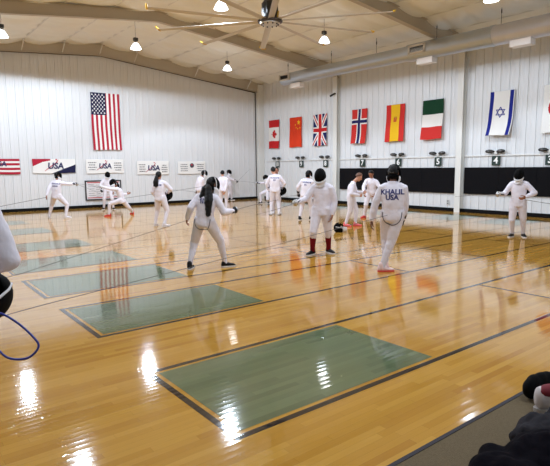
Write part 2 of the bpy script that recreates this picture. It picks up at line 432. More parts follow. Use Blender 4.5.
def blade_bm():
    bm = bmesh.new(); prof = [(-.075, -.004), (-.05, .012), (0, .02), (.045, .014), (.08, -.006), (.03, .004), (-.03, .004)]
    prev = None
    for r, tw in ((.27, .16), (1.6, .13), (2.95, .10)):
        cur = [bm.verts.new((r, px*math.cos(tw)-pz*math.sin(tw), px*math.sin(tw)+pz*math.cos(tw))) for px, pz in prof]
        n = len(cur)
        if prev:
            for i in range(n): bm.faces.new((prev[i], prev[(i+1) % n], cur[(i+1) % n], cur[i]))
        else: bm.faces.new(cur)
        prev = cur
    bm.faces.new(prev[::-1]); bmesh.ops.recalc_face_normals(bm, faces=bm.faces[:]); return bm
def tip_bm():
    bm = bmesh.new(); tube(bm, [(2.95, -.085, .0), (2.97, 0, .015), (2.99, .085, .06)], [.022, .03, .02], 8, hint=(1, 0, 0)); return bm
bl0 = build('blade', blade_bm(), fan_white, fan); tp0 = build('blade_tip', tip_bm(), yellow, bl0, True)
for i in range(10):
    bl = bl0 if i == 0 else bl0.copy()
    if i:
        COL.objects.link(bl); bl.parent = fan; tp = tp0.copy(); COL.objects.link(tp); tp.parent = bl
    bl.rotation_euler = (0, 0, math.radians(-15+36*i))

# ------------------------------------------------------------------ silver air duct
duct_m = mat('galvanised_duct', (186, 194, 204), rough=.33, metal=.6)
duct = tag(empty('air_duct', (14.6, 18.05, 5.46)), 'long round silver air duct hung under the roof along the right wall', 'duct')
DL = 13.0
def dz(d): return -.09*d/10.8
def duct_part(name, d0, d1, r, m):
    bm = bmesh.new(); rs = []; n = int((d1-d0)/.16)+1
    for i in range(n+1):
        d = d0+(d1-d0)*i/n
        for dd, rr in ((-.012, r), (-.006, r+.0008), (.006, r+.0008), (.012, r)):
            q = min(max(d+dd, d0), d1); rs.append(((0, -q, dz(q)), (rr, 0, 0), (0, 0, rr)))
    rings(bm, rs, 36); o = build(name, bm, m, duct, True)
    for p in o.data.polygons:
        if len(p.vertices) > 4: p.use_smooth = False
    return o
duct_part('duct_pipe', .0, 6.75, .245, duct_m)
duct_part('duct_pipe', 6.75, 9.75, .285, duct_m)
duct_part('duct_pipe', 9.75, DL, .285, mat('galvanised_duct_light', (206, 208, 218), rough=.38, metal=.5))
bm = bmesh.new(); rings(bm, [((0, -9.70, dz(9.7)), (.275, 0, 0), (0, 0, .275)), ((0, -9.70, dz(9.7)), (.3, 0, 0), (0, 0, .3)), ((0, -9.80, dz(9.7)), (.3, 0, 0), (0, 0, .3)), ((0, -9.80, dz(9.7)), (.275, 0, 0), (0, 0, .275))], 36); build('joint_ring', bm, duct_m, duct)
regm = mat('white_register', (214, 210, 204), rough=.4)
for d, in ((.40,), (7.25,)):
    ws = .30
    bm = bmesh.new(); z = dz(d)+.03
    for lo, hi in (((-.32, -d-ws-.03, z-.14), (-.235, -d-ws+.03, z+.14)), ((-.32, -d+ws-.03, z-.14), (-.235, -d+ws+.03, z+.14)), ((-.32, -d-ws, z-.14), (-.235, -d+ws, z-.08)), ((-.32, -d-ws, z+.08), (-.235, -d+ws, z+.14))): box(bm, lo, hi)
    r = build('air_register', bm, regm, duct)
    bm = bmesh.new()
    for j in range(5): box(bm, (-.285, -d-ws+.03, z-.075+.033*j), (-.25, -d+ws-.03, z-.062+.033*j))
    box(bm, (-.256, -d-ws+.03, z-.09), (-.25, -d+ws-.03, z+.09)); build('louvre', bm, dark_metal, r)
for d in (.95, 7.45, 10.6):
    bm = bmesh.new(); z = dz(d); box(bm, (-.15, -d-.30, z-.44), (.13, -d+.30, z-.25)); bevel(bm, .008, 1); build('air_outlet_box', bm, mat('white_outlet_box', (238, 234, 232), rough=.4), duct)
for d in (.32, 3.0, 5.3, 7.8, 9.95, 12.2):
    bm = bmesh.new(); tube(bm, [(0, -d, dz(d)+.25), (0, -d, roof_z(14.6)-5.46-.04)], .007, 6, hint=(1, 0, 0), round_ends=False); tube(bm, [(0, -d, .52), (0, -d, .60)], .017, 6, hint=(1, 0, 0)); build('hanger_rod', bm, dark_metal, duct)

# ------------------------------------------------------------------ flags
def inside(poly, x, y):
    c = False; n = len(poly)
    for i in range(n):
        (x0, y0), (x1, y1) = poly[i], poly[(i+1) % n]
        if (y0 > y) != (y1 > y) and x < (x1-x0)*(y-y0)/(y1-y0)+x0: c = not c
    return c
def star(x, y, r, n=5, inner=.382, rot=0):
    if x*x+y*y > r*r: return False
    P = [((r if i % 2 == 0 else r*inner)*math.sin(rot+math.pi*i/n), (r if i % 2 == 0 else r*inner)*math.cos(rot+math.pi*i/n)) for i in range(2*n)]
    return inside(P, x, y)
C = dict(red=(196, 38, 40), white=(236, 234, 230), blue=(36, 40, 92), navy=(30, 32, 66), orange=(214, 62, 32), yellow=(236, 186, 36), green=(20, 62, 40), usred=(176, 36, 58), royal=(30, 40, 132), gold=(200, 150, 50), sunred=(186, 38, 48), brightred=(204, 52, 48))
CM = lambda k: mat('cloth_'+k, C[k], rough=.8, bump=.08, bscale=60, spec=.2)
def flag(label, W, H, pattern, keys, loc, wall, nx, ny, lean=.14, wave=.018, thick=.004, name='flag', cat='flag', group='country flags along the right wall', shear=0.0, seed=1.0):
    """cloth hung on a wall by its top edge; pattern(u,v) gives the colour, u rightwards, v downwards"""
    bm = bmesh.new(); rows = []
    for j in range(ny+1):
        v = j/ny; row = []
        for i in range(nx+1):
            u = i/nx
            x = (u-.5)*W+shear*v+.012*math.sin(v*7+seed)*v; z = -v*H-.012*math.sin(u*6+seed)*v
            out = .035+lean*v*v+wave*(.3+v)*math.sin(u*9+seed+v*1.5)*.7+wave*.4*math.sin(v*8+u*3+seed)
            row.append(bm.verts.new((x, -out, z)))
        rows.append(row)
    for j in range(ny):
        for i in range(nx):
            f = bm.faces.new((rows[j][i], rows[j+1][i], rows[j+1][i+1], rows[j][i+1])); f.smooth = True
            f.material_index = keys.index(pattern((i+.5)/nx, (j+.5)/ny))
    o = build(name, bm, [CM(k) for k in keys], None, False, loc, 0 if wall == 'far' else -math.pi/2)
    so = o.modifiers.new('cloth', 'SOLIDIFY'); so.thickness = thick; so.offset = 1
    tag(o, label, cat, group); return o
def usa(u, v):
    if u < .52 and v < .385:
        a = u/.52; b = v/.385; ii = b*11; jj = a*9
        i, j = round(ii), round(jj)
        if (i+j) % 2 == 0 and 1 <= i <= 10 and 1 <= j <= 8 and star((jj-j)*.52, (ii-i)*.42, .26, 5, .45): return 'white'
        return 'navy'
    return 'usred' if int(u*13) % 2 == 0 else 'white'
LEAF = [(0, 1), (.16, .68), (.33, .76), (.26, .32), (.48, .54), (.54, .42), (.78, .46), (.68, .22), (.80, .12), (.40, -.2), (.45, -.36), (.06, -.3), (.04, -.75), (-.04, -.75), (-.06, -.3), (-.45, -.36), (-.40, -.2), (-.80, .12), (-.68, .22), (-.78, .46), (-.54, .42), (-.48, .54), (-.26, .32), (-.33, .76), (-.16, .68)]
def canada(u, v):
    if v < .26 or v > .74: return 'red'
    x = (u-.5)*.86/.27; y = (.5-v)*1.42/.27
    return 'red' if inside(LEAF, -y, x) else 'white'
def china(u, v):
    x, y = u*.88, v*1.43
    if star(x-.66, y-.26, .145, 5, .382, .5): return 'yellow'
    for sx, sy, r in ((.76, .52, .05), (.62, .56, .05), (.48, .5, .05), (.4, .36, .05)):
        if star(x-sx, y-sy, r, 5, .382, sx*9): return 'yellow'
    return 'orange'
def union_jack(u, v):
    x, y = (u-.5)*.86, (v-.5)*1.42
    if abs(x) < .085 or abs(y) < .085: return 'red'
    if abs(x) < .14 or abs(y) < .14: return 'white'
    k = 1.42/.86; d1 = abs(y-k*x)/math.hypot(1, k); d2 = abs(y+k*x)/math.hypot(1, k)
    d = min(d1, d2)
    if d < .03: return 'red'
    return 'white' if d < .085 else 'blue'
def norway(u, v):
    x, y = abs((u-.5)*.86), abs((v-.36)*1.42)
    if x < .06 or y < .06: return 'blue'
    return 'white' if x < .115 or y < .115 else 'brightred'
def spain(u, v):
    x, y = (u-.5)*.86, (v-.40)*1.4
    if abs(x) < .075 and abs(y) < .10:
        return 'gold' if (abs(x) < .03 and abs(y) < .06) or y < -.06 else 'brightred'
    return 'yellow' if abs(x) < .215 else 'brightred'
def italy(u, v): return 'green' if v < .37 else 'white' if v < .68 else 'brightred'
def israel(u, v):
    x, y = (u-.5)*.86, (v-.48)*1.42
    if .28 < abs(x) < .40: return 'royal'
    def tri(x, y, r, t):
        d = max(y*1, -y*.5+x*.866, -y*.5-x*.866)
        return r-t < d < r
    if math.hypot(x, y) < .22 and (tri(x, y, .095, .03) or tri(x, -y, .095, .03)): return 'royal'
    return 'white'
def japan(u, v): return 'sunred' if math.hypot((u-.5)*.92, (v-.47)*1.35) < .30 else 'white'
WF = YW-.025; WR = XW-.025
us = flag('large United States flag hung with vertical stripes high on the far wall', 1.25, 2.40, usa, ['navy', 'white', 'usred'], (8.14, WF, 4.87), 'far', 104, 156, lean=.05, wave=.014, group=None)
for nm, pat, keys, y0, y1, lab in (
    ('canada', canada, ['red', 'white'], 21.55, 20.70, 'red and white flag with maple leaf nearest the corner'),
    ('china', china, ['orange', 'yellow'], 19.85, 18.97, 'plain red flag with small yellow stars, second from the corner'),
    ('uk', union_jack, ['red', 'white', 'blue'], 18.12, 17.22, 'blue flag with red and white crosses, left of the steel column'),
    ('norway', norway, ['blue', 'white', 'brightred'], 15.73, 14.87, 'red flag with blue and white cross, first right of the far steel column'),
    ('spain', spain, ['yellow', 'brightred', 'gold'], 13.84, 12.95, 'red and yellow vertical striped flag with crest'),
    ('italy', italy, ['green', 'white', 'brightred'], 12.12, 11.23, 'green white and red banded flag'),
    ('israel', israel, ['white', 'royal'], 9.48, 8.62, 'white flag with two blue stripes and a blue star'),
    ('japan', japan, ['white', 'sunred'], 7.70, 6.80, 'white flag with a red disc, cut by the right edge of the photo')):
    z1 = 2.62; zt = 4.05
    if y0 < 17: y0, y1 = y0-.07, y1-.07
    flag(lab, y0-y1, zt-z1, pat, keys, (WR, (y0+y1)/2, zt), 'right', 66, 104, lean=.04 if y0 > 17 else .24 if nm == 'israel' else .12, wave=.02, seed=y0)

# ------------------------------------------------------------------ banners and board on the far wall
def banner(label, x0, x1, z0, z1, pat, keys, nx=80, ny=40):
    return flag(label, x1-x0, z1-z0, pat, keys, ((x0+x1)/2, WF, z1), 'far', nx, ny, lean=.0, wave=.006, thick=.003, name='banner', cat='banner', group='fencing banners on the far wall', seed=x0)
def add_text(parent, txt, size, x, z, m, d=.055, slant=0):
    me = text_mesh(txt, size, .002, 0, .03*size)
    for v in me.vertices: v.co = Vector((v.co.x*1.0+slant*v.co.y, -d-v.co.z, v.co.y))
    return link('lettering', me, m, parent, False, (x, 0, z))
navy_ink = mat('navy_ink', (34, 36, 84), rough=.6); red_ink = mat('red_ink', (190, 40, 56), rough=.6); grey_ink = mat('dark_grey_ink', (70, 68, 76), rough=.6); white_ink = mat('white_ink', (235, 235, 235), rough=.6)
def logo(parent, x, z, sz):
    """navy USA with a red fencer stroke rising out of the S"""
    add_text(parent, 'USA', sz, x, z, navy_ink, slant=.12)
    bm = bmesh.new()
    tube(bm, [(x-sz*1.25, -.056, z-sz*.55), (x-sz*.5, -.058, z+sz*.0), (x+sz*.1, -.058, z+sz*.42), (x+sz*.3, -.058, z+sz*.75)], [sz*.03, sz*.06, sz*.075, sz*.03], 6, flat=1)
    ellipsoid(bm, (x+sz*.08, -.058, z+sz*.78), (sz*.09, 0, 0), (0, .004, 0), (0, 0, sz*.09), 10, 6)
    for v in bm.verts: v.co.y = -.054+(v.co.y+.058)*.08
    build('figure_mark', bm, red_ink, parent)
def fine_print(parent, x, z, wd, rows, gap=.09):
    rnd = random.Random(int(x*100))
    for r in range(rows):
        bm = bmesh.new(); w2 = wd*(.6+.4*rnd.random()); xx = x-w2/2
        while xx < x+w2/2:
            l = .03+.06*rnd.random(); box(bm, (xx, -.058, z-gap*r-.014), (min(xx+l, x+w2/2), -.054, z-gap*r+.014)); xx += l+.02
        build('fine_print', bm, grey_ink, parent)
def pat_stripes(u, v):
    if u < .45 and v < .56: return 'navy'
    return 'usred' if int(v*7) % 2 == 0 else 'white'
b0 = banner('banner with red and white stripes cut by the left edge of the photo', 2.75, 4.61, 1.49, 2.08, pat_stripes, ['navy', 'usred', 'white'])
add_text(b0, 'USA', .26, .22, -.20, navy_ink, slant=.1)
def pat_corner(u, v):
    x = u*1.68; y = v*.58
    if y < .30-x*.46 or (y < .22-.30*(x-.35) and x < .7 and y < .16-.2*(x-.2)): return 'usred'
    if y > .58-.36*(x-.72) and x > .72: return 'navy'
    return 'white'
b1 = banner('white banner with USA lettering, red upper left and navy lower right corner', 5.07, 6.74, 1.5, 2.08, pat_corner, ['usred', 'white', 'navy'])
logo(b1, .05, -.29, .34)
b2 = banner('white banner with USA lettering above the framed board', 7.18, 8.82, 1.47, 2.07, lambda u, v: 'white', ['white'])
logo(b2, 0, -.30, .30); fine_print(b2, -.56, -.14, .36, 4, .1); fine_print(b2, .56, -.16, .34, 4, .1)
b3 = banner('white banner with USA lettering, above the ponytailed fencer holding a mask', 9.45, 11.02, 1.38, 2.0, lambda u, v: 'white', ['white'])
logo(b3, 0.02, -.33, .32); fine_print(b3, -.54, -.17, .34, 4, .1); fine_print(b3, .55, -.2, .3, 4, .1)
b4 = banner('white banner with a round dark emblem, rightmost on the far wall', 11.49, 12.98, 1.38, 1.98, lambda u, v: 'white', ['white'])
fine_print(b4, -.42, -.15, .42, 4, .1); fine_print(b4, .46, -.15, .4, 4, .1)
bm = bmesh.new(); lathe(bm, [(.11, 0), (.11, .004)], 24); 
for v in bm.verts: v.co = Vector((v.co.x, -.054-v.co.z, v.co.y-.2))
e4 = build('emblem', bm, grey_ink, b4)
bm = bmesh.new(); box(bm, (-.05, -.062, -.2), (.03, -.058, -.14)); build('emblem_detail', bm, red_ink, e4)
bd = tag(empty('notice_board', (7.88, WF, .32)), 'black framed white notice board on the far wall behind the lunging fencer', 'board')
bm = bmesh.new()
for lo, hi in (((-.79, -.05, 0), (.79, 0, .05)), ((-.79, -.05, .80), (.79, 0, .85)), ((-.79, -.05, .05), (-.74, 0, .80)), ((.74, -.05, .05), (.79, 0, .80))): box(bm, lo, hi)
build('frame', bm, mat('black_frame', (40, 38, 42), rough=.5), bd)
bm = bmesh.new(); box(bm, (-.74, -.03, .05), (.74, -.005, .80)); pn = build('panel', bm, mat('board_white', (226, 224, 226), rough=.3), bd)
bm = bmesh.new()
for x0, x1, z0, z1 in ((-.70, -.1, .74, .775), (.02, .7, .74, .775), (-.70, -.05, .09, .125), (.05, .7, .09, .125)): box(bm, (x0, -.034, z0), (x1, -.03, z1))
build('red_bar', bm, red_ink, pn)
bm = bmesh.new()
for i in range(6):
    for s in (-1, 1):
        y = .68-.095*i; box(bm, (s*.38-.27, -.034, y-.006), (s*.38-.02+.05*(i % 2), -.03, y+.006)); box(bm, (s*.38+.06, -.034, y-.04), (s*.38+.27, -.03, y-.028))
build('bracket_line', bm, grey_ink, pn)

# ------------------------------------------------------------------ numbers, lamps and dark pads on the right wall
sign_green = mat('dark_green_sign', (16, 44, 36), rough=.5); sign_white = mat('sign_white', (238, 238, 236), rough=.5)
unit_m = mat('charcoal_plastic', (34, 33, 33), rough=.45); unit_lens = mat('grey_lens', (84, 82, 82), rough=.2)
SIGNS = [(10, 20.87), (9, 19.0), (8, 17.3), (7, 15.04), (6, 13.14), (5, 11.32), (4, 9.09), (3, 7.34)]
for n, y in SIGNS:
    bm = bmesh.new(); box(bm, (-.15, -.012, -.16), (.15, 0, .16)); bevel(bm, .006, 1)
    s = build('number_sign', bm, sign_green, None, False, (XW-.062, y, 1.80), -math.pi/2)
    tag(s, f'dark green square sign with white number {n} on the right wall', 'sign', 'lane number signs')
    me = text_mesh(str(n), .30, .002, 0, .008)
    for v in me.vertices: v.co = Vector((v.co.x*(1 if n != 10 else .8), -.014-v.co.z, v.co.y))
    link('numeral', me, sign_white, s)
    t = tag(empty('scoring_light', (XW-.06, y, 2.10), -math.pi/2), f'dark twin-headed light unit above the number {n} sign', 'light unit', 'twin light units above the lane numbers')
    bm = bmesh.new(); box(bm, (-.05, -.06, -.10), (.05, .035, .03)); bevel(bm, .01, 1); build('bracket', bm, mat('white_bracket', (214, 214, 212), rough=.5), t)
    for sx in (-1, 1):
        bm = bmesh.new(); tube(bm, [(sx*.06, -.06, .0), (sx*.12, -.085, .005), (sx*.22, -.09, .01), (sx*.29, -.085, .01)], [.028, .058, .062, .05], 12); h = build('lamp_head', bm, unit_m, t, True)
        bm = bmesh.new(); ellipsoid(bm, (sx*.2, -.142, .012), (.06, 0, 0), (0, .018, 0), (0, 0, .042), 12, 6); build('lamp_lens', bm, unit_lens, h, True)
padm = mat('black_wall_pad', (17, 16, 19), rough=.85, bump=.1, bscale=30, spec=.12)
for y0, y1, lab in ((10.55, 16.38, 'long black wall pad between the two steel columns'), (5.2, 10.24, 'long black wall pad behind the fencer at the far right')):
    t = tag(empty('wall_pad', (XW-.025, (y0+y1)/2, .66), -math.pi/2), lab, 'wall pad', 'black pads on the right wall')
    L = y1-y0; n = 4
    for i in range(n):
        bm = bmesh.new(); box(bm, (-L/2+L*i/n+.002, -.055, .0), (-L/2+L*(i+1)/n-.002, 0, .92)); bevel(bm, .01, 2); build('pad_panel', bm, padm, t)
o = empty('wall_outlet', (XW-.025, 10.88, .33), -math.pi/2); tag(o, 'small white socket plate low on the wall left of the near steel column', 'outlet')
bm = bmesh.new(); box(bm, (-.06, -.012, -.09), (.06, 0, .09)); bevel(bm, .004, 1); build('plate', bm, mat('outlet_grey', (200, 200, 198), rough=.4), o)
bm = bmesh.new(); box(bm, (-.025, -.016, .02), (.025, -.011, .06)); box(bm, (-.025, -.016, -.06), (.025, -.011, -.02)); build('socket', bm, dark_metal, o)
o = empty('wall_camera', (XW-.22, 16.5, 4.82)); tag(o, 'small dark camera on a bracket high on the far steel column', 'camera')
bm = bmesh.new(); tube(bm, [(-.22, .10, -.10), (-.05, .02, 0)], [.045, .04], 10); build('camera_body', bm, dark_metal, o)
bm = bmesh.new(); tube(bm, [(-.06, .02, 0), (.02, 0, .01)], .015, 8); build('bracket', bm, dark_metal, o)
# ------------------------------------------------------------------ people
def ang(deg): a = math.radians(deg); return Vector((math.sin(a), math.cos(a), 0))
def rgt(deg): a = math.radians(deg); return Vector((math.cos(a), -math.sin(a), 0))
def ik(a, c, l1, l2, pole):
    d = c-a; D = d.length
    if D > (l1+l2)*.995: c = a+d*((l1+l2)*.995/D); d = c-a; D = d.length
    if D < abs(l1-l2)*1.05+.02: D = abs(l1-l2)*1.05+.02
    x = (l1*l1-l2*l2+D*D)/(2*D); y = math.sqrt(max(0, l1*l1-x*x))
    u = d.normalized(); p = Vector(pole); p = p-u*p.dot(u)
    if p.length < 1e-4: p = perp(u)[1]
    return a+u*x+p.normalized()*y, c
def hand_shape(bm, wr, d, n, q, s, curl, grow=0.0):
    """palm, four unequal bent fingers and a thumb; d along the hand, n out of the palm, q towards the thumb"""
    d, n, q = d.normalized(), n.normalized(), q.normalized(); g = grow
    rs = []
    for t, hw, ht in ((-.02, .026, .02), (.0, .028, .02), (.03, .036, .018), (.065, .042, .016), (.09, .041, .013), (.1, .036, .009)):
        rs.append((wr+d*t*s+n*.0, q*(hw*s+g), n*(ht*s+g)))
    rings(bm, rs, 14)
    bends = {'grip': (62, 70, 55), 'relax': (24, 28, 20), 'flat': (6, 8, 6)}[curl]
    for k, (off, ln, r) in enumerate(((.030, 1.0, .0092), (.010, 1.1, .0096), (-.010, 1.02, .0092), (-.029, .82, .0082))):
        p = wr+d*.088*s+q*off*s; a = 0; pts = [p-d*.02*s, p]
        for L, bd in zip((.043, .027, .021), bends):
            a += math.radians(bd); p = p+(d*math.cos(a)+n*math.sin(a))*L*ln*s+q*off*.05*s; pts.append(p)
        r = r*s+g; tube(bm, pts, [r*1.05, r*1.05, r, r*.92, r*.8], 8, hint=q)
    t0 = wr+d*.022*s+q*.026*s
    if curl == 'grip': pts = [t0, t0+(d*.6+q*.5+n*.4)*.045*s, t0+(d*.9+q*.25+n*.9)*.062*s, t0+(d*1.2+q*-.1+n*1.1)*.072*s]
    else: pts = [t0, t0+(d*.75+q*.6+n*.3)*.045*s, t0+(d*1.5+q*.85+n*.6)*.05*s, t0+(d*2.0+q*.9+n*.8)*.05*s]
    r = .0115*s+g; tube(bm, pts, [r*1.25, r*1.1, r, r*.85], 8, hint=n)

white_cloth = mat('white_fencing_cloth', (228, 223, 232), rough=.85, bump=.5, bscale=13, spec=.2)
cream_cloth = mat('white_breeches_cloth', (224, 219, 227), rough=.85, bump=.45, bscale=15, spec=.2)
sock_white = mat('white_sock_knit', (222, 217, 225), rough=.95, bump=.2, bscale=90, spec=.1)
sock_red = mat('dark_red_sock', (118, 22, 32), rough=.9, bump=.2, bscale=90, spec=.1)
mask_black = mat('black_mask_mesh', (9, 9, 10), rough=.7, bump=.3, bscale=240, spec=.08)
mask_dark = mat('black_mask_frame', (9, 9, 10), rough=.8, spec=.08)
bib_white = mat('white_mask_bib', (224, 222, 224), rough=.85, spec=.2)
strap_grey = mat('grey_strap', (92, 92, 92), rough=.8)
hair_black = mat('black_hair', (10, 8, 9), rough=.55, spec=.3, bump=.5, bscale=60, aniso=(6, 6, .6))
hair_brown = mat('brown_hair', (96, 60, 40), rough=.5, bump=.5, bscale=60, aniso=(6, 6, .6))
shoe_black = mat('black_shoe', (13, 12, 14), rough=.6, spec=.3); shoe_white = mat('white_shoe', (214, 208, 210), rough=.5)
shoe_red = mat('red_shoe', (196, 52, 44), rough=.5); shoe_pink = mat('pink_shoe', (232, 110, 120), rough=.5)
shoe_coral = mat('white_coral_shoe', (236, 205, 200), rough=.5)
sole_white = mat('white_sole', (225, 222, 220), rough=.6); sole_red = mat('coral_sole', (220, 70, 60), rough=.6); sole_grey = mat('grey_sole', (120, 118, 118), rough=.6)
glove_dark = mat('dark_glove', (40, 38, 42), rough=.7); glove_white = mat('white_glove', (206, 202, 202), rough=.8)
ink_blue = mat('blue_name_ink', (46, 50, 110), rough=.7); seat_line_dark = mat('dark_seat_line', (66, 66, 80), rough=.7)
def skin(k):
    tones = dict(a=(196, 142, 116), b=(150, 100, 76), c=(112, 72, 54))
    return mat('skin_'+k, tones[k], rough=.5, bump=.04, bscale=80)

def mask_geo(hr, hf, hu, c, s):
    """front mesh, padded trim, bib and back strap of a fencing mask round the head centre c"""
    def P(az, el, rx, ry, rz, oy=.012, oz=-.012):
        return c+hr*(rx*math.sin(az)*math.cos(el))*s+hf*(ry*math.cos(az)*math.cos(el)+oy)*s+hu*(rz*math.sin(el)+oz)*s
    def shell(az0, az1, el0, el1, rx, ry, rz, n=22, m=14, f=None, oz=-.012):
        bm = bmesh.new(); R = []
        for j in range(m+1):
            el = math.radians(el0+(el1-el0)*j/m); row = []
            for i in range(n+1):
                az = math.radians(az0+(az1-az0)*i/n); g = f(az, el) if f else 1
                row.append(bm.verts.new(P(az, el, rx*g, ry*g, rz*g, oz=oz)))
            R.append(row)
        for a, b in zip(R, R[1:]):
            for i in range(n): bm.faces.new((a[i], a[i+1], b[i+1], b[i]))
        return bm
    front = shell(-92, 92, -72, 88, .107, .140, .152, f=lambda az, el: 1+.06*max(0, math.cos(az))*max(0, math.cos(el*1.1)))
    top = shell(92, 268, 22, 88, .106, .122, .150, n=16, m=6)
    edge = [P(math.radians(a), math.radians(e), .112, .140, .154) for a, e in [(-92, 60), (-92, 30), (-92, 0), (-92, -30), (-88, -52), (-60, -66), (-25, -72), (0, -73), (25, -72), (60, -66), (88, -52), (92, -30), (92, 0), (92, 30), (92, 60)]]
    trim = bmesh.new(); tube(trim, edge, .008*s, 8)
    bib = bmesh.new(); R = []
    for rr, zz, fy in ((.106, -.05, .008), (.107, -.085, .012), (.096, -.12, .008), (.084, -.15, .004), (.084, -.175, .004), (.092, -.195, .008)):
        row = []
        for i in range(25):
            az = math.radians(-112+224*i/24); fr = max(0, math.cos(az)); z = zz+(-.062*fr if zz > -.1 else -.025*fr)
            row.append(bib.verts.new(c+hr*rr*math.sin(az)*s+hf*(rr*1.12*math.cos(az)+fy)*s+hu*z*s))
        R.append(row)
    for a, b in zip(R, R[1:]):
        for i in range(24): bib.faces.new((a[i], b[i], b[i+1], a[i+1]))
    strap = shell(95, 265, -34, -8, .100, .118, .150, n=14, m=3)
    tongue = shell(166, 194, 2, 56, .110, .128, .156, n=6, m=8)
    return front, top, trim, bib, strap, tongue
def solid(o, t, off=0):
    m = o.modifiers.new('thickness', 'SOLIDIFY'); m.thickness = t; m.offset = off
def put_mask(parent, hr, hf, hu, c, s, tongue_m=None, strap_m=None, bib_m=None, trim_m=None):
    fr, tp, tr, bb, st, tg = mask_geo(hr, hf, hu, c, s)
    root = build('mask', fr, mask_black, parent, True) if parent and not parent.get('is_mask') else build('mesh_front', fr, mask_black, parent, True)
    solid(root, .005*s)
    kid = root if not parent.get('is_mask') else parent
    o = build('crown', tp, mask_dark, kid, True); solid(o, .008*s)
    build('trim', tr, trim_m or bib_m or bib_white, kid, True)
    o = build('bib', bb, bib_m or bib_white, kid, True); solid(o, .007*s)
    o = build('strap', st, strap_m or mask_dark, kid, True); solid(o, .006*s)
    o = build('back_tongue', tg, tongue_m or mask_dark, kid, True); solid(o, .01*s)
    return root

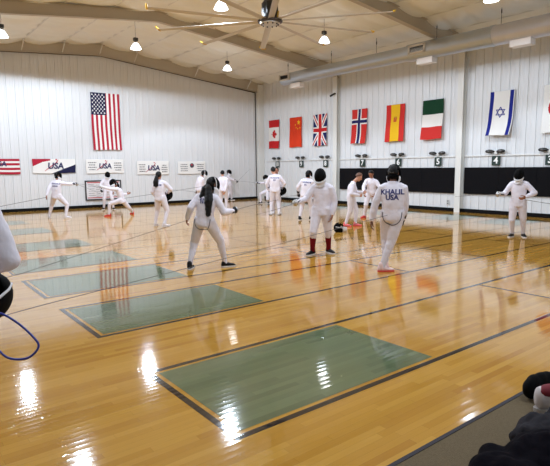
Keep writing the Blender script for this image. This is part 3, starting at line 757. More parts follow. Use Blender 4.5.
def person(key, label, sp, hair='short', hairm=None, mask=True, gloves=(), curls=('relax', 'relax'), shoes=None, soles=None, socks=None, tone='b', backtext=None, seat_line=False, pony=None, voxel=.0075, tongue=None, group=None, eyes=False, blocks=None):
    h = sp['h']; s = h/1.75; V = Vector
    base = V((*sp['base'], 0)); rz = sp['rz']
    Pv, Nk, Hd = V(sp['pelvis']), V(sp['neck']), V(sp['head'])
    T = (Nk-Pv).normalized(); tl = (Nk-Pv).length
    r = rgt(sp['tf']); r = (r-T*r.dot(T)).normalized(); fw = T.cross(r)
    rp = rgt(sp['pf']); fp = ang(sp['pf'])
    hf = ang(sp['hf']); hr = rgt(sp['hf']); hp = math.radians(sp.get('hp', 4)); Z = V((0, 0, 1))
    hu = Z*math.cos(hp)+hf*math.sin(hp); hf = hf*math.cos(hp)-Z*math.sin(hp)
    arm1, arm2, leg1, leg2 = .285*s, .255*s, .43*s, .415*s
    J = {}
    for k, sg in (('L', -1), ('R', 1)):
        sh = Nk-T*.062*s+r*sg*.168*s
        el, hd = ik(sh, V(sp[k]), arm1, arm2, sp[k+'p'])
        hip = Pv+rp*sg*.088*s-Z*.02*s
        fx, fy, fa = sp['f'+k]; an = V((fx, fy, .088*s))
        kn, an = ik(hip, an, leg1, leg2, sp['k'+k]); an.z = .088*s; an.x, an.y = fx, fy
        J[k] = dict(sh=sh, el=el, wr=hd, hip=hip, kn=kn, an=an, fa=fa)
    def torso(bm, table, n=22):
        rs = []
        for t, a, b in table:
            k = min(1, max(0, t)); ax = (rp*(1-k)+r*k).normalized(); ax = (ax-T*ax.dot(T)).normalized(); ay = T.cross(ax)
            bend = fw*.018*s*math.sin(math.pi*k)
            rs.append((Pv+T*tl*t-bend, ax*a*s, ay*b*s))
        rings(bm, rs, n)
    # --- body: one continuous skin surface
    bm = bmesh.new()
    torso(bm, [(-.17, .13, .10), (0, .152, .105), (.25, .132, .092), (.5, .145, .10), (.72, .165, .105), (.88, .150, .085), (.97, .075, .06)])
    nb = Nk-T*.03*s; tube(bm, [nb, Nk, Hd-hu*.07*s-hf*.012*s, Hd-hf*.01*s], [.062*s, .055*s, .052*s, .05*s], 14)
    E = lambda x, y, z, a, b, c: ellipsoid(bm, Hd+hr*x*s+hf*y*s+hu*z*s, hr*a*s, hf*b*s, hu*c*s, 16, 12)
    E(0, -.012, .028, .074, .093, .088); E(0, .02, -.03, .060, .072, .088); E(0, .052, -.092, .034, .036, .028)
    E(0, .062, .028, .052, .03, .018); E(.034, .066, -.03, .02, .022, .02); E(-.034, .066, -.03, .02, .022, .02)
    tube(bm, [Hd+hf*.088*s+hu*.018*s, Hd+hf*.108*s-hu*.022*s], [.009*s, .0145*s], 8); E(0, .084, -.058, .024, .012, .007); E(0, .083, -.069, .021, .012, .007)
    for sg in (-1, 1): E(sg*.077, -.008, -.008, .011, .022, .033)
    for k, sg in (('L', -1), ('R', 1)):
        j = J[k]
        tube(bm, [j['sh']-r*sg*.05*s, j['sh'], j['sh']*.5+j['el']*.5, j['el']], [.055*s, .05*s, .045*s, .039*s], 12)
        tube(bm, [j['el'], j['el']*.65+j['wr']*.35, j['wr']], [.039*s, .041*s, .027*s], 12)
        d = (j['wr']-j['el']).normalized()
        n = (Pv+T*tl*.5-j['wr']); n = n-d*n.dot(d); n.normalize(); q = d.cross(n); 
        if q.dot(Z*.6+fw) < 0: q = -q
        j['d'], j['n'], j['q'] = d, n, q
        hand_shape(bm, j['wr'], d, n, q, s, curls[0 if k == 'L' else 1])
        tube(bm, [j['hip']+Z*.03*s, j['hip']*.55+j['kn']*.45, j['kn']], [.082*s, .074*s, .052*s], 14)
        tube(bm, [j['kn'], j['kn']*.65+j['an']*.35, j['an']], [.05*s, .053*s, .034*s], 12)
        f = ang(j['fa']); g = V((j['an'].x, j['an'].y, 0))
        tube(bm, [g-f*.04*s+Z*.035*s, g+f*.05*s+Z*.04*s, g+f*.15*s+Z*.025*s], [.03*s, .034*s, .022*s], 10)
    me = remeshed(bm, voxel, 2, .4); me.name = 'person'
    root = link('person', me, skin(tone), None, True, base, rz)
    tag(root, label, 'person', group)
    # --- clothing
    sd = hash(key) % 97 if False else sum(map(ord, key))
    def folds(amp, fx):
        return lambda p: amp*(noise.noise((p.x*fx+sd, p.y*fx, p.z*fx*1.3))+.5*noise.noise((p.x*fx*2.3, p.y*fx*2.3+sd, p.z*fx*3.1)))
    bm = bmesh.new()
    torso(bm, [(-.22, .172, .126), (-.12, .176, .128), (0, .172, .126), (.22, .166, .122), (.45, .172, .127), (.66, .184, .128), (.80, .178, .116), (.90, .135, .095), (.97, .088, .078), (1.08, .072, .072)])
    for k, sg in (('L', -1), ('R', 1)):
        j = J[k]; w = j['wr']-(j['wr']-j['el']).normalized()*.01
        tube(bm, [j['sh']-r*sg*.06*s+T*.005*s, j['sh']-r*sg*.01*s-T*.01*s, j['sh']*.5+j['el']*.5, j['el']], [.076*s, .076*s, .068*s, .062*s], 14)
        tube(bm, [j['el'], j['el']*.6+w*.4, w], [.062*s, .060*s, .046*s], 14)
    jme = remeshed(bm, .011, 3, .5, folds(.006, 9)); jk = link('jacket', jme, white_cloth, root, True)
    bm = bmesh.new()
    torso(bm, [(-.26, .13, .11), (-.12, .165, .122), (0, .160, .118), (.12, .148, .108)])
    for k, sg in (('L', -1), ('R', 1)):
        j = J[k]; c = j['kn']*.72+j['an']*.28
        tube(bm, [j['hip']+Z*.03*s, j['hip']*.72+j['kn']*.28, j['hip']*.3+j['kn']*.7, j['kn'], c], [.108*s, .103*s, .088*s, .078*s, .066*s], 16)
        ellipsoid(bm, j['hip']-fp*.03*s-Z*.02*s, rp*.088*s, fp*.088*s, Z*.11*s)
    link('breeches', remeshed(bm, .011, 3, .5, folds(.005, 10)), cream_cloth, root, True)
    for k, sg in (('L', -1), ('R', 1)):
        j = J[k]; c = j['kn']*.92+j['an']*.08
        bm = bmesh.new(); tube(bm, [c, j['kn']*.6+j['an']*.4, j['kn']*.3+j['an']*.7, j['an']-Z*.02*s], [.062*s, .063*s, .052*s, .045*s], 16)
        link('sock', remeshed(bm, .010, 2, .5, folds(.003, 14)), socks or sock_white, root, True)
        f = ang(j['fa']); q = rgt(j['fa']); g = V((j['an'].x, j['an'].y, 0)); bm = bmesh.new()
        rings(bm, [(g+f*y*s+Z*zc*s, q*hw*s, Z*hh*s) for y, hw, hh, zc in ((-.074, .02, .025, .045), (-.062, .036, .043, .052), (-.02, .041, .05, .056), (.04, .043, .044, .05), (.10, .049, .032, .04), (.15, .046, .026, .034), (.185, .034, .02, .029), (.20, .014, .01, .025))], 16)
        tube(bm, [g-f*.012*s+Z*.06*s, g-f*.014*s+Z*.112*s], [.05*s, .046*s], 14)
        sh = link('shoe', remeshed(bm, .009, 2, .4), shoes or shoe_black, root, True)
        bm = bmesh.new(); rows = []
        for z in (.002, .024):
            rows.append([bm.verts.new(g+f*y*s+q*x*s+Z*z*s) for y, x in ((-.078, 0), (-.068, .027), (-.03, .042), (.05, .043), (.11, .052), (.16, .047), (.195, .026), (.205, 0), (.195, -.026), (.16, -.047), (.11, -.052), (.05, -.043), (-.03, -.042), (-.068, -.027))])
        n = len(rows[0])
        for i in range(n): bm.faces.new((rows[0][i], rows[0][(i+1) % n], rows[1][(i+1) % n], rows[1][i]))
        bm.faces.new(rows[0][::-1]); bm.faces.new(rows[1]); bmesh.ops.recalc_face_normals(bm, faces=bm.faces[:])
        build('sole', bm, soles or sole_white, sh)
    for k, gm in gloves:
        j = J[k]; bm = bmesh.new(); hand_shape(bm, j['wr'], j['d'], j['n'], j['q'], s, curls[0 if k == 'L' else 1], .006)
        tube(bm, [j['wr']-j['d']*.13*s, j['wr']-j['d']*.04*s, j['wr']+j['d']*.02*s], [.056*s, .049*s, .036*s], 14)
        link('glove', remeshed(bm, .0065, 2, .4), gm, root, True)
    # --- head gear
    hm = hairm or hair_black
    if hair:
        bm = bmesh.new(); n1, n2 = 26, 18; rr = []
        for jx in range(n2+1):
            t = -math.pi/2+math.pi*min(max(jx/n2, .02), .98); row = []
            for i in range(n1):
                a = 2*math.pi*i/n1; dx, dy, dzv = math.cos(t)*math.sin(a), math.cos(t)*math.cos(a), math.sin(t)
                fr = dy*1.0-dzv*.75; g = 1.0 if fr < .18 else .80
                if dzv < -.45 and hair == 'short': g = .8
                g *= 1+.03*noise.noise((dx*4+sd, dy*4, dzv*4))
                row.append(bm.verts.new(Hd+hr*dx*.088*g*s+hf*(dy*.108*g-.014)*s+hu*(dzv*.112*g+.02)*s))
            rr.append(row)
        for p, q in zip(rr, rr[1:]):
            for i in range(n1): bm.faces.new((p[i], p[(i+1) % n1], q[(i+1) % n1], q[i]))
        bm.faces.new(rr[0][::-1]); bm.faces.new(rr[-1])
        ho = build('hair', bm, hm, root, True)
        if pony:
            bm = bmesh.new(); st = Hd-hf*.10*s+hu*.01*s; rnd = random.Random(sd)
            ln, wd, off = pony; end = V((st.x+off[0], st.y+off[1], st.z-ln))
            for q in range(9):
                ox, oy = (rnd.random()-.5)*wd, (rnd.random()-.5)*wd*.5
                mid = st*.5+end*.5-fw*.03*s
                tube(bm, [st, st*.75+mid*.25-fw*.02+hr*ox*.5, mid+hr*ox+fw*oy, end*.8+mid*.2+hr*ox*1.1+fw*oy, end+hr*ox*.7+Z*rnd.random()*.08], [.018*s, wd*.26, wd*.3, wd*.2, .006], 8)
            po = link('ponytail', remeshed(bm, .009, 1, .3, folds(.006, 18)), hm, ho, True)
    if eyes:
        for sg in (-1, 1):
            bm = bmesh.new(); ellipsoid(bm, Hd+hr*sg*.031*s+hf*.078*s+hu*.008*s, hr*.012*s, hf*.011*s, hu*.009*s, 10, 8); build('eye', bm, mat('dark_eye', (50, 40, 36), rough=.2), root, True)
    if mask: put_mask(root, hr, hf, hu, Hd, s, tongue_m=tongue, trim_m=None if key in ('ponytail', 'hidden') else mask_dark)
    # --- lettering printed on the jacket back
    bvh = BVHTree.FromPolygons([v.co.copy() for v in jme.vertices], [tuple(p.vertices) for p in jme.polygons])
    def print_on(me2, t, name='lettering', m=ink_blue):
        c = Pv+T*tl*t
        for v in me2.vertices:
            o = c+r*v.co.x+T*v.co.y-fw*.6; hit = bvh.ray_cast(o, fw)
            v.co = (hit[0] if hit[0] is not None else c-fw*.13)-fw*(.004+.002*(v.co.z > 0))
        link(name, me2, m, root)
    if backtext:
        for txt, size, t in backtext: print_on(text_mesh(txt, size, 0, 3, .004), t)
    if blocks:
        rnd = random.Random(sd)
        for t, wd in blocks:
            bm = bmesh.new(); x = -wd/2
            while x < wd/2:
                l = .022+.014*rnd.random()
                for a in range(2): quad(bm, [(x+a*l*.6, -.024, 0), (x+a*l*.6+l*.38, -.024, 0), (x+a*l*.6+l*.38, .024, 0), (x+a*l*.6, .024, 0)])
                quad(bm, [(x, .006*(1 if rnd.random() > .5 else -3), 0), (x+l, -.006, 0), (x+l, .010, 0), (x, .012, 0)]); x += l+.012
            me2 = bpy.data.meshes.new('lettering'); bm.to_mesh(me2); bm.free(); print_on(me2, t)
    if seat_line:  # thin dark U-shaped line across the seat
        bm = bmesh.new(); pts = []
        bv2 = bvh
        for i in range(13):
            a = math.pi*i/12; x = .15*math.cos(a)*s; z = (.03-.20*math.sin(a)**.8)*s
            o = Pv+rp*x+Z*z-fp*.6; q = None
            for ob in (jk, root.children[1]):
                pass
            pts.append((o, a))
        brm = [c for c in root.children if c.name.startswith('breeches')][0].data
        b2 = BVHTree.FromPolygons([v.co.copy() for v in brm.vertices], [tuple(p.vertices) for p in brm.polygons])
        P2 = []
        for o, a in pts:
            h1, h2 = bvh.ray_cast(o, fp), b2.ray_cast(o, fp)
            ds = [x[3] for x in (h1, h2) if x[3] is not None]
            if ds: P2.append(o+fp*(min(ds)-.003))
        if len(P2) > 3: tube(bm, P2, .007*s, 6); build('seat_line', bm, seat_line_dark, root, True)
    M = Matrix.Translation(base) @ Matrix.Rotation(rz, 4, 'Z')
    R3 = M.to_3x3()
    return dict(root=root, M=M, R=R3, J=J, s=s, hand=lambda k: M @ (J[k]['wr']+J[k]['d']*.065*s+J[k]['n']*.028*s), waist=M @ (Pv-fp*.14*s+Z*.06), up=R3 @ T, fw=R3 @ fw)
SPEC = {}
SPEC['ponytail'] = {'base': (4.226, 7.24), 'rz': -0.5284, 'h': 1.6, 'pelvis': (-0.036, 0.0, 0.801), 'neck': (0.032, 0.05, 1.23), 'head': (0.102, 0.1, 1.382), 'tf': 22, 'pf': 25, 'hf': 48, 'L': (-0.311, 0.1, 0.833), 'Lp': (-0.45, -0.9, -0.3), 'R': (0.436, 0.12, 0.939), 'Rp': (0.3, -0.4, -1), 'fL': (-0.294, 0.033, 15), 'fR': (0.287, 0.126, 75), 'kL': (0, 0.9, 0.3), 'kR': (0.8, 0.5, 0)}
SPEC['redsocks'] = {'base': (6.549, 7.011), 'rz': -0.7514, 'h': 1.67, 'pelvis': (0.008, 0.0, 0.861), 'neck': (0.026, -0.0, 1.334), 'head': (-0.011, -0.03, 1.493), 'tf': 186, 'pf': 186, 'hf': 200, 'R': (-0.429, -0.22, 1.018), 'Rp': (-0.3, 0.3, -1), 'L': (0.211, -0.05, 0.772), 'Lp': (0.8, 0.5, 0), 'fR': (-0.161, 0.031, 215), 'fL': (0.147, 0.246, 145), 'kR': (-0.2, -1, 0), 'kL': (0.2, -1, 0)}
SPEC['back'] = {'base': (6.313, 5.228), 'rz': -0.8791, 'h': 1.72, 'pelvis': (0.07, 0.0, 0.91), 'neck': (0.066, 0.02, 1.382), 'head': (0.072, 0.05, 1.545), 'tf': 6, 'pf': 6, 'hf': 14, 'L': (-0.254, 0.03, 0.792), 'Lp': (-1, -0.3, 0), 'R': (0.234, 0.16, 0.808), 'Rp': (1, -0.3, -0.2), 'fL': (-0.025, 0.121, 5), 'fR': (-0.077, -0.056, 72), 'kL': (-0.2, 1, 0), 'kR': (0.5, 0.9, 0)}
SPEC['right'] = {'base': (11.453, 5.748), 'rz': -1.1056, 'h': 1.61, 'pelvis': (-0.015, 0.0, 0.826), 'neck': (-0.014, -0.02, 1.285), 'head': (-0.024, -0.07, 1.438), 'tf': 190, 'pf': 185, 'hf': 192, 'R': (-0.4, -0.22, 1.0), 'Rp': (-0.4, 0.3, -1), 'L': (0.138, -0.2, 0.946), 'Lp': (1, 0.3, -0.4), 'fR': (-0.108, 0.195, 200), 'fL': (0.125, 0.25, 165), 'kR': (-0.2, -1, 0), 'kL': (0.2, -1, 0)}
SPEC['phone'] = {'base': (10.338, 9.894), 'rz': -0.8074, 'h': 1.58, 'pelvis': (0.021, 0.0, 0.835), 'neck': (0.084, -0.0, 1.216), 'head': (0.232, -0.0, 1.366), 'tf': 95, 'pf': 95, 'hf': 105, 'hp': 35, 'R': (0.235, -0.16, 0.869), 'Rp': (-0.5, -0.5, -1), 'L': (0.347, 0.08, 0.938), 'Lp': (0, 0.5, -1), 'fR': (-0.124, -0.004, 110), 'fL': (0.152, 0.079, 80), 'kR': (1, -0.2, 0), 'kL': (1, 0.2, 0)}
SPEC['bent'] = {'base': (12.389, 11.028), 'rz': -0.8434, 'h': 1.66, 'pelvis': (0.069, 0.05, 0.858), 'neck': (0.061, -0.08, 1.256), 'head': (0.043, -0.16, 1.414), 'tf': 205, 'pf': 205, 'hf': 205, 'hp': 40, 'R': (-0.164, -0.3, 0.828), 'Rp': (-1, 0.2, -0.3), 'L': (0.204, -0.3, 0.797), 'Lp': (1, 0.2, -0.3), 'fR': (-0.145, 0.19, 215), 'fL': (0.161, 0.307, 190), 'kR': (-0.2, -1, 0), 'kL': (0.2, -1, 0)}
SPEC['extended'] = {'base': (4.842, 18.216), 'rz': -0.2598, 'h': 1.62, 'pelvis': (-0.003, 0.0, 0.779), 'neck': (0.041, 0.02, 1.265), 'head': (0.07, 0.06, 1.45), 'tf': 30, 'pf': 35, 'hf': 60, 'R': (0.741, 0.25, 1.151), 'Rp': (0, -0.3, -1), 'L': (-0.326, -0.1, 0.745), 'Lp': (-1, -0.2, 0), 'fL': (-0.27, 0.328, 0), 'fR': (0.25, -0.082, 85), 'kL': (0, 1, 0.2), 'kR': (0.9, 0.3, 0)}
SPEC['lunge'] = {'base': (6.744, 17.633), 'rz': -0.3653, 'h': 1.56, 'pelvis': (0.11, -0.0, 0.562), 'neck': (-0.004, -0.0, 1.004), 'head': (-0.129, -0.03, 1.181), 'tf': 275, 'pf': 300, 'hf': 270, 'L': (-0.694, -0.1, 1.073), 'Lp': (0, 0, -1), 'R': (0.294, 0.3, 0.755), 'Rp': (0.5, 0.3, -0.5), 'fL': (-0.319, -0.04, 272), 'fR': (0.484, 0.518, 335), 'kL': (-1, -0.1, 0.5), 'kR': (0.2, -0.7, -0.2)}
SPEC['watching'] = {'base': (7.526, 20.799), 'rz': -0.3472, 'h': 1.59, 'pelvis': (0.012, 0.0, 0.836), 'neck': (-0.001, -0.01, 1.266), 'head': (0.03, -0.05, 1.417), 'tf': 200, 'pf': 190, 'hf': 170, 'R': (-0.25, -0.2, 0.813), 'Rp': (-1, 0.2, -0.4), 'L': (0.245, -0.1, 0.634), 'Lp': (1, 0.2, 0), 'fR': (-0.176, 0.049, 200), 'fL': (0.195, -0.055, 165), 'kR': (-0.2, -1, 0), 'kL': (0.2, -1, 0)}
SPEC['holding'] = {'base': (6.398, 13.546), 'rz': -0.4413, 'h': 1.62, 'pelvis': (0.015, -0.0, 0.84), 'neck': (0.019, 0.02, 1.299), 'head': (-0.007, 0.04, 1.453), 'tf': 35, 'pf': 40, 'hf': 30, 'R': (0.205, 0.16, 0.947), 'Rp': (1, -0.4, -0.3), 'L': (-0.082, 0.2, 0.808), 'Lp': (-1, -0.5, 0), 'fL': (-0.156, 0.19, 20), 'fR': (0.096, -0.096, 80), 'kL': (0.2, 1, 0), 'kR': (0.8, 0.5, 0)}
SPEC['hidden'] = {'base': (10.136, 17.865), 'rz': -0.5161, 'h': 1.62, 'pelvis': (0.017, 0.0, 0.853), 'neck': (0.073, -0.0, 1.291), 'head': (0.197, 0.02, 1.445), 'tf': 60, 'pf': 60, 'hf': 75, 'R': (0.178, 0.1, 0.706), 'Rp': (-0.3, -0.8, -0.4), 'L': (-0.138, 0.2, 0.706), 'Lp': (-1, 0, -0.4), 'fL': (-0.079, 0.163, 40), 'fR': (0.118, -0.019, 80), 'kL': (0.7, 0.7, 0), 'kR': (0.8, 0.5, 0)}
SPEC['handsback'] = {'base': (10.669, 17.006), 'rz': -0.5603, 'h': 1.61, 'pelvis': (0.034, 0.0, 0.85), 'neck': (0.028, -0.0, 1.289), 'head': (0.013, 0.02, 1.442), 'tf': 18, 'pf': 18, 'hf': 10, 'R': (0.072, -0.16, 0.65), 'Rp': (1, -0.1, 0), 'L': (-0.004, -0.16, 0.69), 'Lp': (-1, -0.1, 0), 'fL': (-0.097, 0.013, 0), 'fR': (0.138, 0.126, 30), 'kL': (0, 1, 0), 'kR': (0.2, 1, 0)}
SPEC['far'] = {'base': (14.198, 22.038), 'rz': -0.5723, 'h': 1.6, 'pelvis': (0.063, -0.0, 0.833), 'neck': (-0.0, 0.0, 1.278), 'head': (0.02, -0.02, 1.43), 'tf': 110, 'pf': 110, 'hf': 100, 'R': (0.488, -0.1, 0.934), 'Rp': (0, 0, -1), 'L': (-0.139, 0.2, 0.628), 'Lp': (-0.5, 0.8, -0.4), 'fR': (0.129, 0.227, 95), 'fL': (-0.076, 0.011, 20), 'kR': (1, 0, 0.2), 'kL': (0.3, 0.8, 0)}
SPEC['corner'] = {'base': (14.024, 18.826), 'rz': -0.6402, 'h': 1.56, 'pelvis': (0.19, -0.0, 0.605), 'neck': (0.172, -0.0, 1.028), 'head': (0.106, -0.03, 1.197), 'tf': 265, 'pf': 275, 'hf': 270, 'R': (-0.283, -0.1, 0.963), 'Rp': (0, 0, -1), 'L': (0.326, -0.2, 0.726), 'Lp': (0.5, -0.3, -0.5), 'fR': (-0.138, 0.092, 270), 'fL': (0.232, 0.175, 200), 'kR': (-1, 0, 0.3), 'kL': (-0.2, -1, 0)}
SPEC['pair'] = {'base': (10.964, 14.084), 'rz': -0.6615, 'h': 1.73, 'pelvis': (0.007, -0.0, 0.916), 'neck': (0.013, -0.0, 1.386), 'head': (-0.054, 0.03, 1.55), 'tf': 8, 'pf': 8, 'hf': -10, 'R': (0.236, 0.15, 0.897), 'Rp': (1, -0.2, -0.2), 'L': (-0.202, 0.18, 0.865), 'Lp': (-1, -0.2, -0.2), 'fL': (-0.14, 0.009, -10), 'fR': (0.14, -0.009, 15), 'kL': (0, 1, 0), 'kR': (0, 1, 0)}
SPEC['pairbehind'] = {'base': (11.315, 14.446), 'rz': -0.6644, 'h': 1.7, 'pelvis': (-0.011, 0.0, 0.901), 'neck': (-0.023, 0.0, 1.367), 'head': (0.014, -0.02, 1.528), 'tf': 190, 'pf': 190, 'hf': 190, 'R': (-0.117, -0.1, 0.783), 'Rp': (-1, 0, 0), 'L': (0.096, -0.1, 0.746), 'Lp': (1, 0, 0), 'fR': (-0.09, 0.054, 200), 'fL': (0.108, 0.041, 170), 'kR': (0, -1, 0), 'kL': (0, -1, 0)}
SPEC['masked'] = {'base': (10.485, 11.977), 'rz': -0.7191, 'h': 1.6, 'pelvis': (0.048, 0.0, 0.833), 'neck': (0.096, 0.02, 1.275), 'head': (0.127, 0.05, 1.427), 'tf': 18, 'pf': 22, 'hf': 40, 'L': (-0.192, 0.25, 0.828), 'Lp': (-1, -0.3, -0.2), 'R': (0.299, 0.2, 0.811), 'Rp': (1, -0.3, -0.4), 'fL': (-0.148, 0.095, 15), 'fR': (0.206, 0.179, 70), 'kL': (0.1, 1, 0), 'kR': (0.8, 0.5, 0)}
SPEC['elbow'] = {'base': (.265, 2.98), 'rz': -.06, 'h': 1.82, 'pelvis': (0.0, 0.0, .98), 'neck': (0.01, .02, 1.53), 'head': (.0, .05, 1.70), 'tf': -14, 'pf': -14, 'hf': -30,
  'L': (-.25, .12, .85), 'Lp': (-1, -.3, 0), 'R': (.12, .22, 1.12), 'Rp': (.6, -.8, -.5), 'fL': (-.14, .05, -20), 'fR': (.04, .10, 10), 'kL': (0, 1, 0), 'kR': (0, 1, 0)}
P = {}
P['back'] = person('back', 'person in white fencing uniform seen from behind, navy name lettering across the shoulders', SPEC['back'], mask=True, tone='c', gloves=[('R', glove_dark)], curls=('relax', 'grip'), shoes=shoe_coral, soles=sole_red,
    backtext=[('KHALIL', .108, .72), ('USA', .108, .54)], seat_line=True, tongue=strap_grey, voxel=.007)
P['ponytail'] = person('ponytail', 'person in a wide fencing stance seen from behind with a long black ponytail', SPEC['ponytail'], mask=True, tone='b', gloves=[('R', glove_dark)], curls=('relax', 'grip'), shoes=shoe_black, pony=(.56, .20, (-.07, -.05)), blocks=[(.76, .16), (.66, .13)], seat_line=True, voxel=.007)
P['redsocks'] = person('redsocks', 'person facing the camera in a black mask and dark red knee socks', SPEC['redsocks'], mask=True, tone='b', gloves=[('R', glove_white)], curls=('relax', 'grip'), shoes=shoe_black, socks=sock_red, voxel=.007)
P['right'] = person('right', 'person on guard facing the camera before the black wall pad at the right', SPEC['right'], mask=True, tone='b', gloves=[('R', glove_white)], curls=('relax', 'grip'), shoes=shoe_black)
P['phone'] = person('phone', 'person with brown hair and pink shoes standing with head bowed over the hands', SPEC['phone'], mask=False, hairm=hair_brown, tone='a', shoes=shoe_pink, soles=sole_red, eyes=True, curls=('relax', 'grip'))
P['bent'] = person('bent', 'person with dark hair and red shoes behind the bowed brown-haired person', SPEC['bent'], mask=False, tone='b', shoes=shoe_red, soles=sole_red, eyes=True)
P['extended'] = person('extended', 'person at the far left with sword arm stretched out to the right', SPEC['extended'], mask=True, tone='b', gloves=[('R', glove_dark)], curls=('relax', 'grip'), shoes=shoe_white, blocks=[(.80, .26), (.64, .2)])
P['lunge'] = person('lunge', 'person in a deep lunge to the left wearing red shoes', SPEC['lunge'], mask=True, tone='b', gloves=[('L', glove_white)], curls=('grip', 'relax'), shoes=shoe_red, soles=sole_red, pony=(.25, .09, (.08, .0)))
P['watching'] = person('watching', 'person in mask standing at the notice board behind the lunging fencer', SPEC['watching'], mask=True, tone='b', gloves=[('R', glove_dark)], curls=('relax', 'grip'), shoes=shoe_black)
P['holding'] = person('holding', 'person with long black ponytail standing with a black mask under the right arm', SPEC['holding'], mask=False, tone='b', shoes=shoe_white, pony=(.36, .10, (-.05, -.04)), blocks=[(.74, .16)], curls=('relax', 'grip'))
P['hidden'] = person('hidden', 'person with tilted masked head half hidden behind the ponytailed fencer', SPEC['hidden'], mask=True, tone='b', shoes=shoe_white, curls=('grip', 'relax'))
P['handsback'] = person('handsback', 'person with short black hair seen from behind, hands clasped behind the back', SPEC['handsback'], mask=False, tone='a', shoes=shoe_white)
P['far'] = person('far', 'person in mask by the far wall pointing a blade up to the right', SPEC['far'], mask=True, tone='b', gloves=[('R', glove_dark)], curls=('relax', 'grip'), shoes=shoe_black)
P['corner'] = person('corner', 'person crouching on guard to the left in the far corner', SPEC['corner'], mask=True, tone='b', gloves=[('R', glove_dark)], curls=('relax', 'grip'), shoes=shoe_black)
P['pair'] = person('pair', 'person with short black hair seen from behind below the number 10 sign, mask in hand', SPEC['pair'], mask=False, tone='a', shoes=shoe_white, soles=sole_grey, blocks=[(.80, .28), (.64, .08)], curls=('relax', 'grip'), gloves=[('L', glove_dark)])
P['pairbehind'] = person('pairbehind', 'person almost hidden behind the one with back turned below the number 10 sign', SPEC['pairbehind'], mask=False, tone='b', shoes=shoe_white, eyes=True)
P['masked'] = person('masked', 'masked person from behind, left of and behind the one in dark red socks', SPEC['masked'], mask=True, tone='b', gloves=[('L', glove_dark)], curls=('grip', 'relax'), shoes=shoe_black, blocks=[(.78, .24), (.60, .08)])
P['elbow'] = person('elbow', 'person in white at the left edge of the photo, only one sleeve and hip showing', SPEC['elbow'], mask=False, tone='b', shoes=shoe_white, curls=('relax', 'grip'))

# ------------------------------------------------------------------ swords
blade_m = mat('steel_blade', (120, 120, 124), rough=.35, metal=.85); guard_m = mat('silver_bell_guard', (186, 186, 186), rough=.3, metal=.7); grip_m = mat('dark_grip', (40, 38, 40), rough=.7)
def make_sword():
    t = empty('epee'); t.rotation_mode = 'QUATERNION'
    bm = bmesh.new(); tube(bm, [(.04, 0, 0), (.5, 0, .012), (.92, 0, 0)], [.006, .0045, .003], 6); build('blade', bm, blade_m, t)
    bm = bmesh.new(); tube(bm, [(.915, 0, 0), (.93, 0, 0)], .0045, 6); build('point_tip', bm, grip_m, t)
    bm = bmesh.new(); R = []
    for a, sc in ((8, 1), (30, 1), (55, 1), (80, 1), (90, 1), (80, .95), (55, .95), (30, .95), (8, .95)):
        q = math.radians(a); R.append(((.075-.055*(1-math.cos(q))*1.0+(.0 if sc == 1 else -.004), 0, 0), (0, .064*sc*math.sin(q), 0), (0, 0, .064*sc*math.sin(q))))
    rings(bm, R, 20); build('guard', bm, guard_m, t, True)
    bm = bmesh.new(); tube(bm, [(.03, 0, 0), (-.02, 0, .004), (-.07, 0, -.012), (-.10, 0, -.02)], [.011, .014, .012, .012], 10); build('grip', bm, grip_m, t, True)
    return t
def local_dir(p, uv): return (p['R'] @ Vector(uv)).normalized()
sword0 = make_sword(); first = [True]
def sword(p, k, d, label):
    o = sword0 if first[0] else copy_tree(sword0); first[0] = False
    o.location = p['hand'](k); o.rotation_quaternion = Vector((1, 0, 0)).rotation_difference(local_dir(p, d))
    tag(o, label, 'sword', 'fencing swords in the hands')
sword(P['ponytail'], 'R', (1, .55, .16), 'thin sword in the gloved right hand of the ponytailed fencer in a wide stance')
sword(P['redsocks'], 'R', (-.75, -.75, -.18), 'thin sword in the white glove of the fencer in dark red socks')
sword(P['right'], 'R', (-1, -.25, -.06), 'thin sword pointing left in the hand of the fencer at the far right')
sword(P['extended'], 'R', (.9, -.2, -.42), 'thin sword at the end of the stretched arm at the far left')
sword(P['lunge'], 'L', (-1, .1, .15), 'thin sword in the forward hand of the lunging fencer')
sword(P['far'], 'R', (.8, .1, .75), 'thin sword pointing up right near the far wall')
sword(P['corner'], 'R', (-1, -.1, .12), 'thin sword of the fencer crouching in the far corner')
sword(P['hidden'], 'L', (-1, .1, .12), 'thin sword pointing left from the half hidden masked fencer')
sword(P['masked'], 'L', (-.5, .8, -.1), 'thin sword of the masked fencer left of the dark red socks')

# ------------------------------------------------------------------ loose masks
def loose_mask(loc, yaw, pitch, label, s=.98, bibm=None):
    t = empty('fencing_mask', loc); t['is_mask'] = 1
    t.rotation_euler = (math.radians(pitch), 0, math.radians(yaw))
    put_mask(t, Vector((1, 0, 0)), Vector((0, 1, 0)), Vector((0, 0, 1)), Vector((0, 0, 0)), s, bib_m=bibm)
    del t['is_mask']
    tag(t, label, 'mask', 'fencing masks off the head'); return t
loose_mask((9.24, 9.23, .128), 75, -78, 'black mask with a white band lying on the wood floor')
v = P['holding']['hand']('R'); loose_mask(v+local_dir(P['holding'], (.3, .1, 0))*.10+Vector((0, 0, -.02)), -60, -60, 'black mask under the arm of the person with a long ponytail', bibm=mask_dark)
v = P['pair']['hand']('R'); loose_mask(v+local_dir(P['pair'], (.6, -.5, 0))*.11, -100, -50, 'black mask in the right hand of the dark-haired person under the number 10 sign', bibm=mask_dark)
loose_mask((.43, 3.10, .99), -60, -70, 'black mask held at the hip of the person at the left edge')

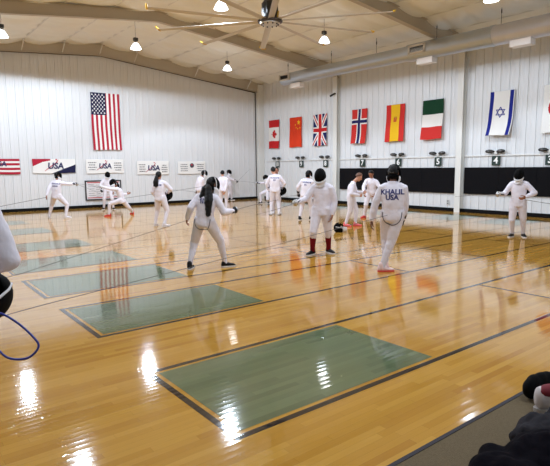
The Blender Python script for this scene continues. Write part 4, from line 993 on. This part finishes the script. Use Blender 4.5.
# ------------------------------------------------------------------ cables
cable_m = mat('dark_cable', (92, 88, 88), rough=.6); blue_cable = mat('blue_cord', (36, 50, 150), rough=.45)
def cable(label, pts, r=.0038, m=None, sag=0, group='reel cables to the fencers', name='reel_cable'):
    pts = [Vector(p) for p in pts]; Q = []
    for a, b in zip(pts, pts[1:]):
        n = 10
        for i in range(n): t = i/n; Q.append(a.lerp(b, t)-Vector((0, 0, sag*4*t*(1-t))))
    Q.append(pts[-1])
    bm = bmesh.new(); tube(bm, Q, r, 6); o = build(name, bm, m or cable_m, None, True); tag(o, label, 'cable', group); return o
cable('dark cable running left over the floor from the wide-stance ponytailed fencer', [P['ponytail']['hand']('L')+Vector((0, 0, .02)), (1.45, 7.55, .24), (.3, 7.55, .10)], sag=.0)
cable('dark cable running from the back of the name-lettered fencer to the left', [P['back']['waist']+Vector((-.1, 0, -.06)), (3.93, 5.6, .52), (1.26, 5.6, .25), (.2, 5.6, .12)], sag=.0)
cable('thin cable leading left from the fencer with the outstretched arm', [P['extended']['hand']('L'), (2.6, 18.2, .42)], r=.008)
cable('thin cable leading right from the fencer at the far right', [P['right']['waist']+Vector((.05, -.12, -.02)), (14.2, 5.75, .55)], r=.006)
cable('thin cable leading right from behind the lunging fencer', [P['lunge']['waist'], (10.4, 17.2, 1.0)], r=.007)
pts = [(.30, 2.86, .93), (.42, 2.80, .925), (.50, 2.76, .87), (.565, 2.70, .79), (.58, 2.68, .74), (.53, 2.70, .69), (.45, 2.74, .70), (.40, 2.79, .77), (.36, 2.84, .86), (.345, 2.88, .97)]
def smooth(pts, n=6):
    pts = [Vector(p) for p in pts]; out = []
    for i in range(len(pts)-1):
        p0, p1, p2, p3 = pts[max(i-1, 0)], pts[i], pts[i+1], pts[min(i+2, len(pts)-1)]
        for k in range(n):
            t = k/n; out.append(.5*((2*p1)+(p2-p0)*t+(2*p0-5*p1+4*p2-p3)*t*t+(3*p1-p0-3*p2+p3)*t**3))
    return out+[pts[-1]]
pts = [(x, y, z+.03) for x, y, z in pts]
bm = bmesh.new(); tube(bm, smooth(pts), .0058, 8); o = build('body_cord', bm, blue_cable, None, True); tag(o, 'blue looped cord hanging at the hip of the person at the left edge', 'cord')

# ------------------------------------------------------------------ gear on the carpet, lower right corner
coat_m = mat('black_purple_nylon', (9, 6, 13), rough=.9, bump=.4, bscale=16, spec=.06); greycloth = mat('grey_padded_cloth', (44, 42, 46), rough=.9, bump=.5, bscale=18, spec=.1)
def lump(name, label, cat, blobs, m, amp=.02, fq=7, seed=0, vox=.012):
    bm = bmesh.new()
    for c, a, b, cc in blobs: ellipsoid(bm, c, a, b, cc, 18, 12)
    f = lambda p: amp*(noise.noise((p.x*fq+seed, p.y*fq, p.z*fq))+.6*abs(noise.noise((p.x*fq*1.7, p.y*fq*2.2+seed, p.z*fq*1.8))))
    me = remeshed(bm, vox, 3, .5, f)
    for v in me.vertices: v.co.z = max(v.co.z, .005)
    o = link(name, me, m, None, True); tag(o, label, cat); return o
def E3(x, y, z, a, b, c, yaw=0):
    q = math.radians(yaw); return ((x, y, z), (a*math.cos(q), a*math.sin(q), 0), (-b*math.sin(q), b*math.cos(q), 0), (0, 0, c))
coat = lump('jacket', 'dark purple-black jacket lying in a heap on the carpet in the lower right corner', 'jacket', [E3(2.30, 1.13, .10, .20, .20, .15), E3(2.60, 1.09, .12, .28, .19, .15, -10), E3(2.42, 1.27, .08, .16, .11, .11, 20), E3(2.84, .98, .08, .24, .18, .12)], coat_m, .03, 6, 3)
bm = bmesh.new(); tube(bm, smooth([(2.22, 1.2, .09), (2.34, 1.24, .135), (2.5, 1.22, .17), (2.68, 1.2, .19), (2.85, 1.12, .2)]), .010, 8); build('sleeve_hem', bm, coat_m, coat, True)
gr = lump('padded_jacket', 'grey padded jacket folded on the carpet behind the dark heap', 'jacket', [E3(2.96, 1.28, .09, .18, .11, .10, -12), E3(3.17, 1.20, .12, .24, .14, .12, -8), E3(2.86, 1.33, .06, .08, .07, .06), E3(3.02, 1.36, .05, .16, .04, .05, -20)], greycloth, .035, 9, 11, .010)
# white shoe with dark red lining lying on its side against the grey jacket, black bag behind it
sh = tag(empty('shoe', (3.50, 1.44, 0), math.radians(-35)), 'white shoe with dark red lining beside the grey padded jacket', 'shoe')
bm = bmesh.new(); rings(bm, [((y, 0, zc), (0, hw, 0), (0, 0, hh)) for y, hw, hh, zc in ((-.14, .02, .04, .09), (-.12, .05, .075, .095), (-.06, .058, .085, .10), (.02, .06, .07, .085), (.10, .064, .05, .062), (.16, .055, .038, .05), (.20, .03, .025, .04))], 16)
so = link('upper', remeshed(bm, .008, 2, .4), mat('white_leather', (204, 196, 196), rough=.6), sh, True)
bm = bmesh.new(); ellipsoid(bm, (-.055, -.012, .15), (.074, 0, .01), (0, .052, 0), (0, 0, .042), 16, 8); build('lining', bm, mat('dark_red_lining', (110, 22, 36), rough=.8), sh, True)
bm = bmesh.new(); rings(bm, [((.03, 0, z), (.178, 0, 0), (0, .062, 0)) for z in (0, .028)], 20); build('sole', bm, mat('light_sole', (190, 186, 184), rough=.6), sh)
bm = bmesh.new(); tube(bm, [(-.02, -.05, .13), (.03, -.02, .142), (.03, .02, .142), (-.02, .05, .13)], .008, 6); build('lace', bm, mat('dark_red_lining', (110, 22, 36)), sh, True)
hb = lump('black_bag', 'round black bag on the carpet at the right edge of the photo', 'bag', [E3(3.57, 1.62, .09, .11, .055, .085), E3(3.72, 1.60, .08, .12, .06, .08), E3(3.64, 1.61, .10, .09, .05, .08)], mask_dark, .01, 8, 5)
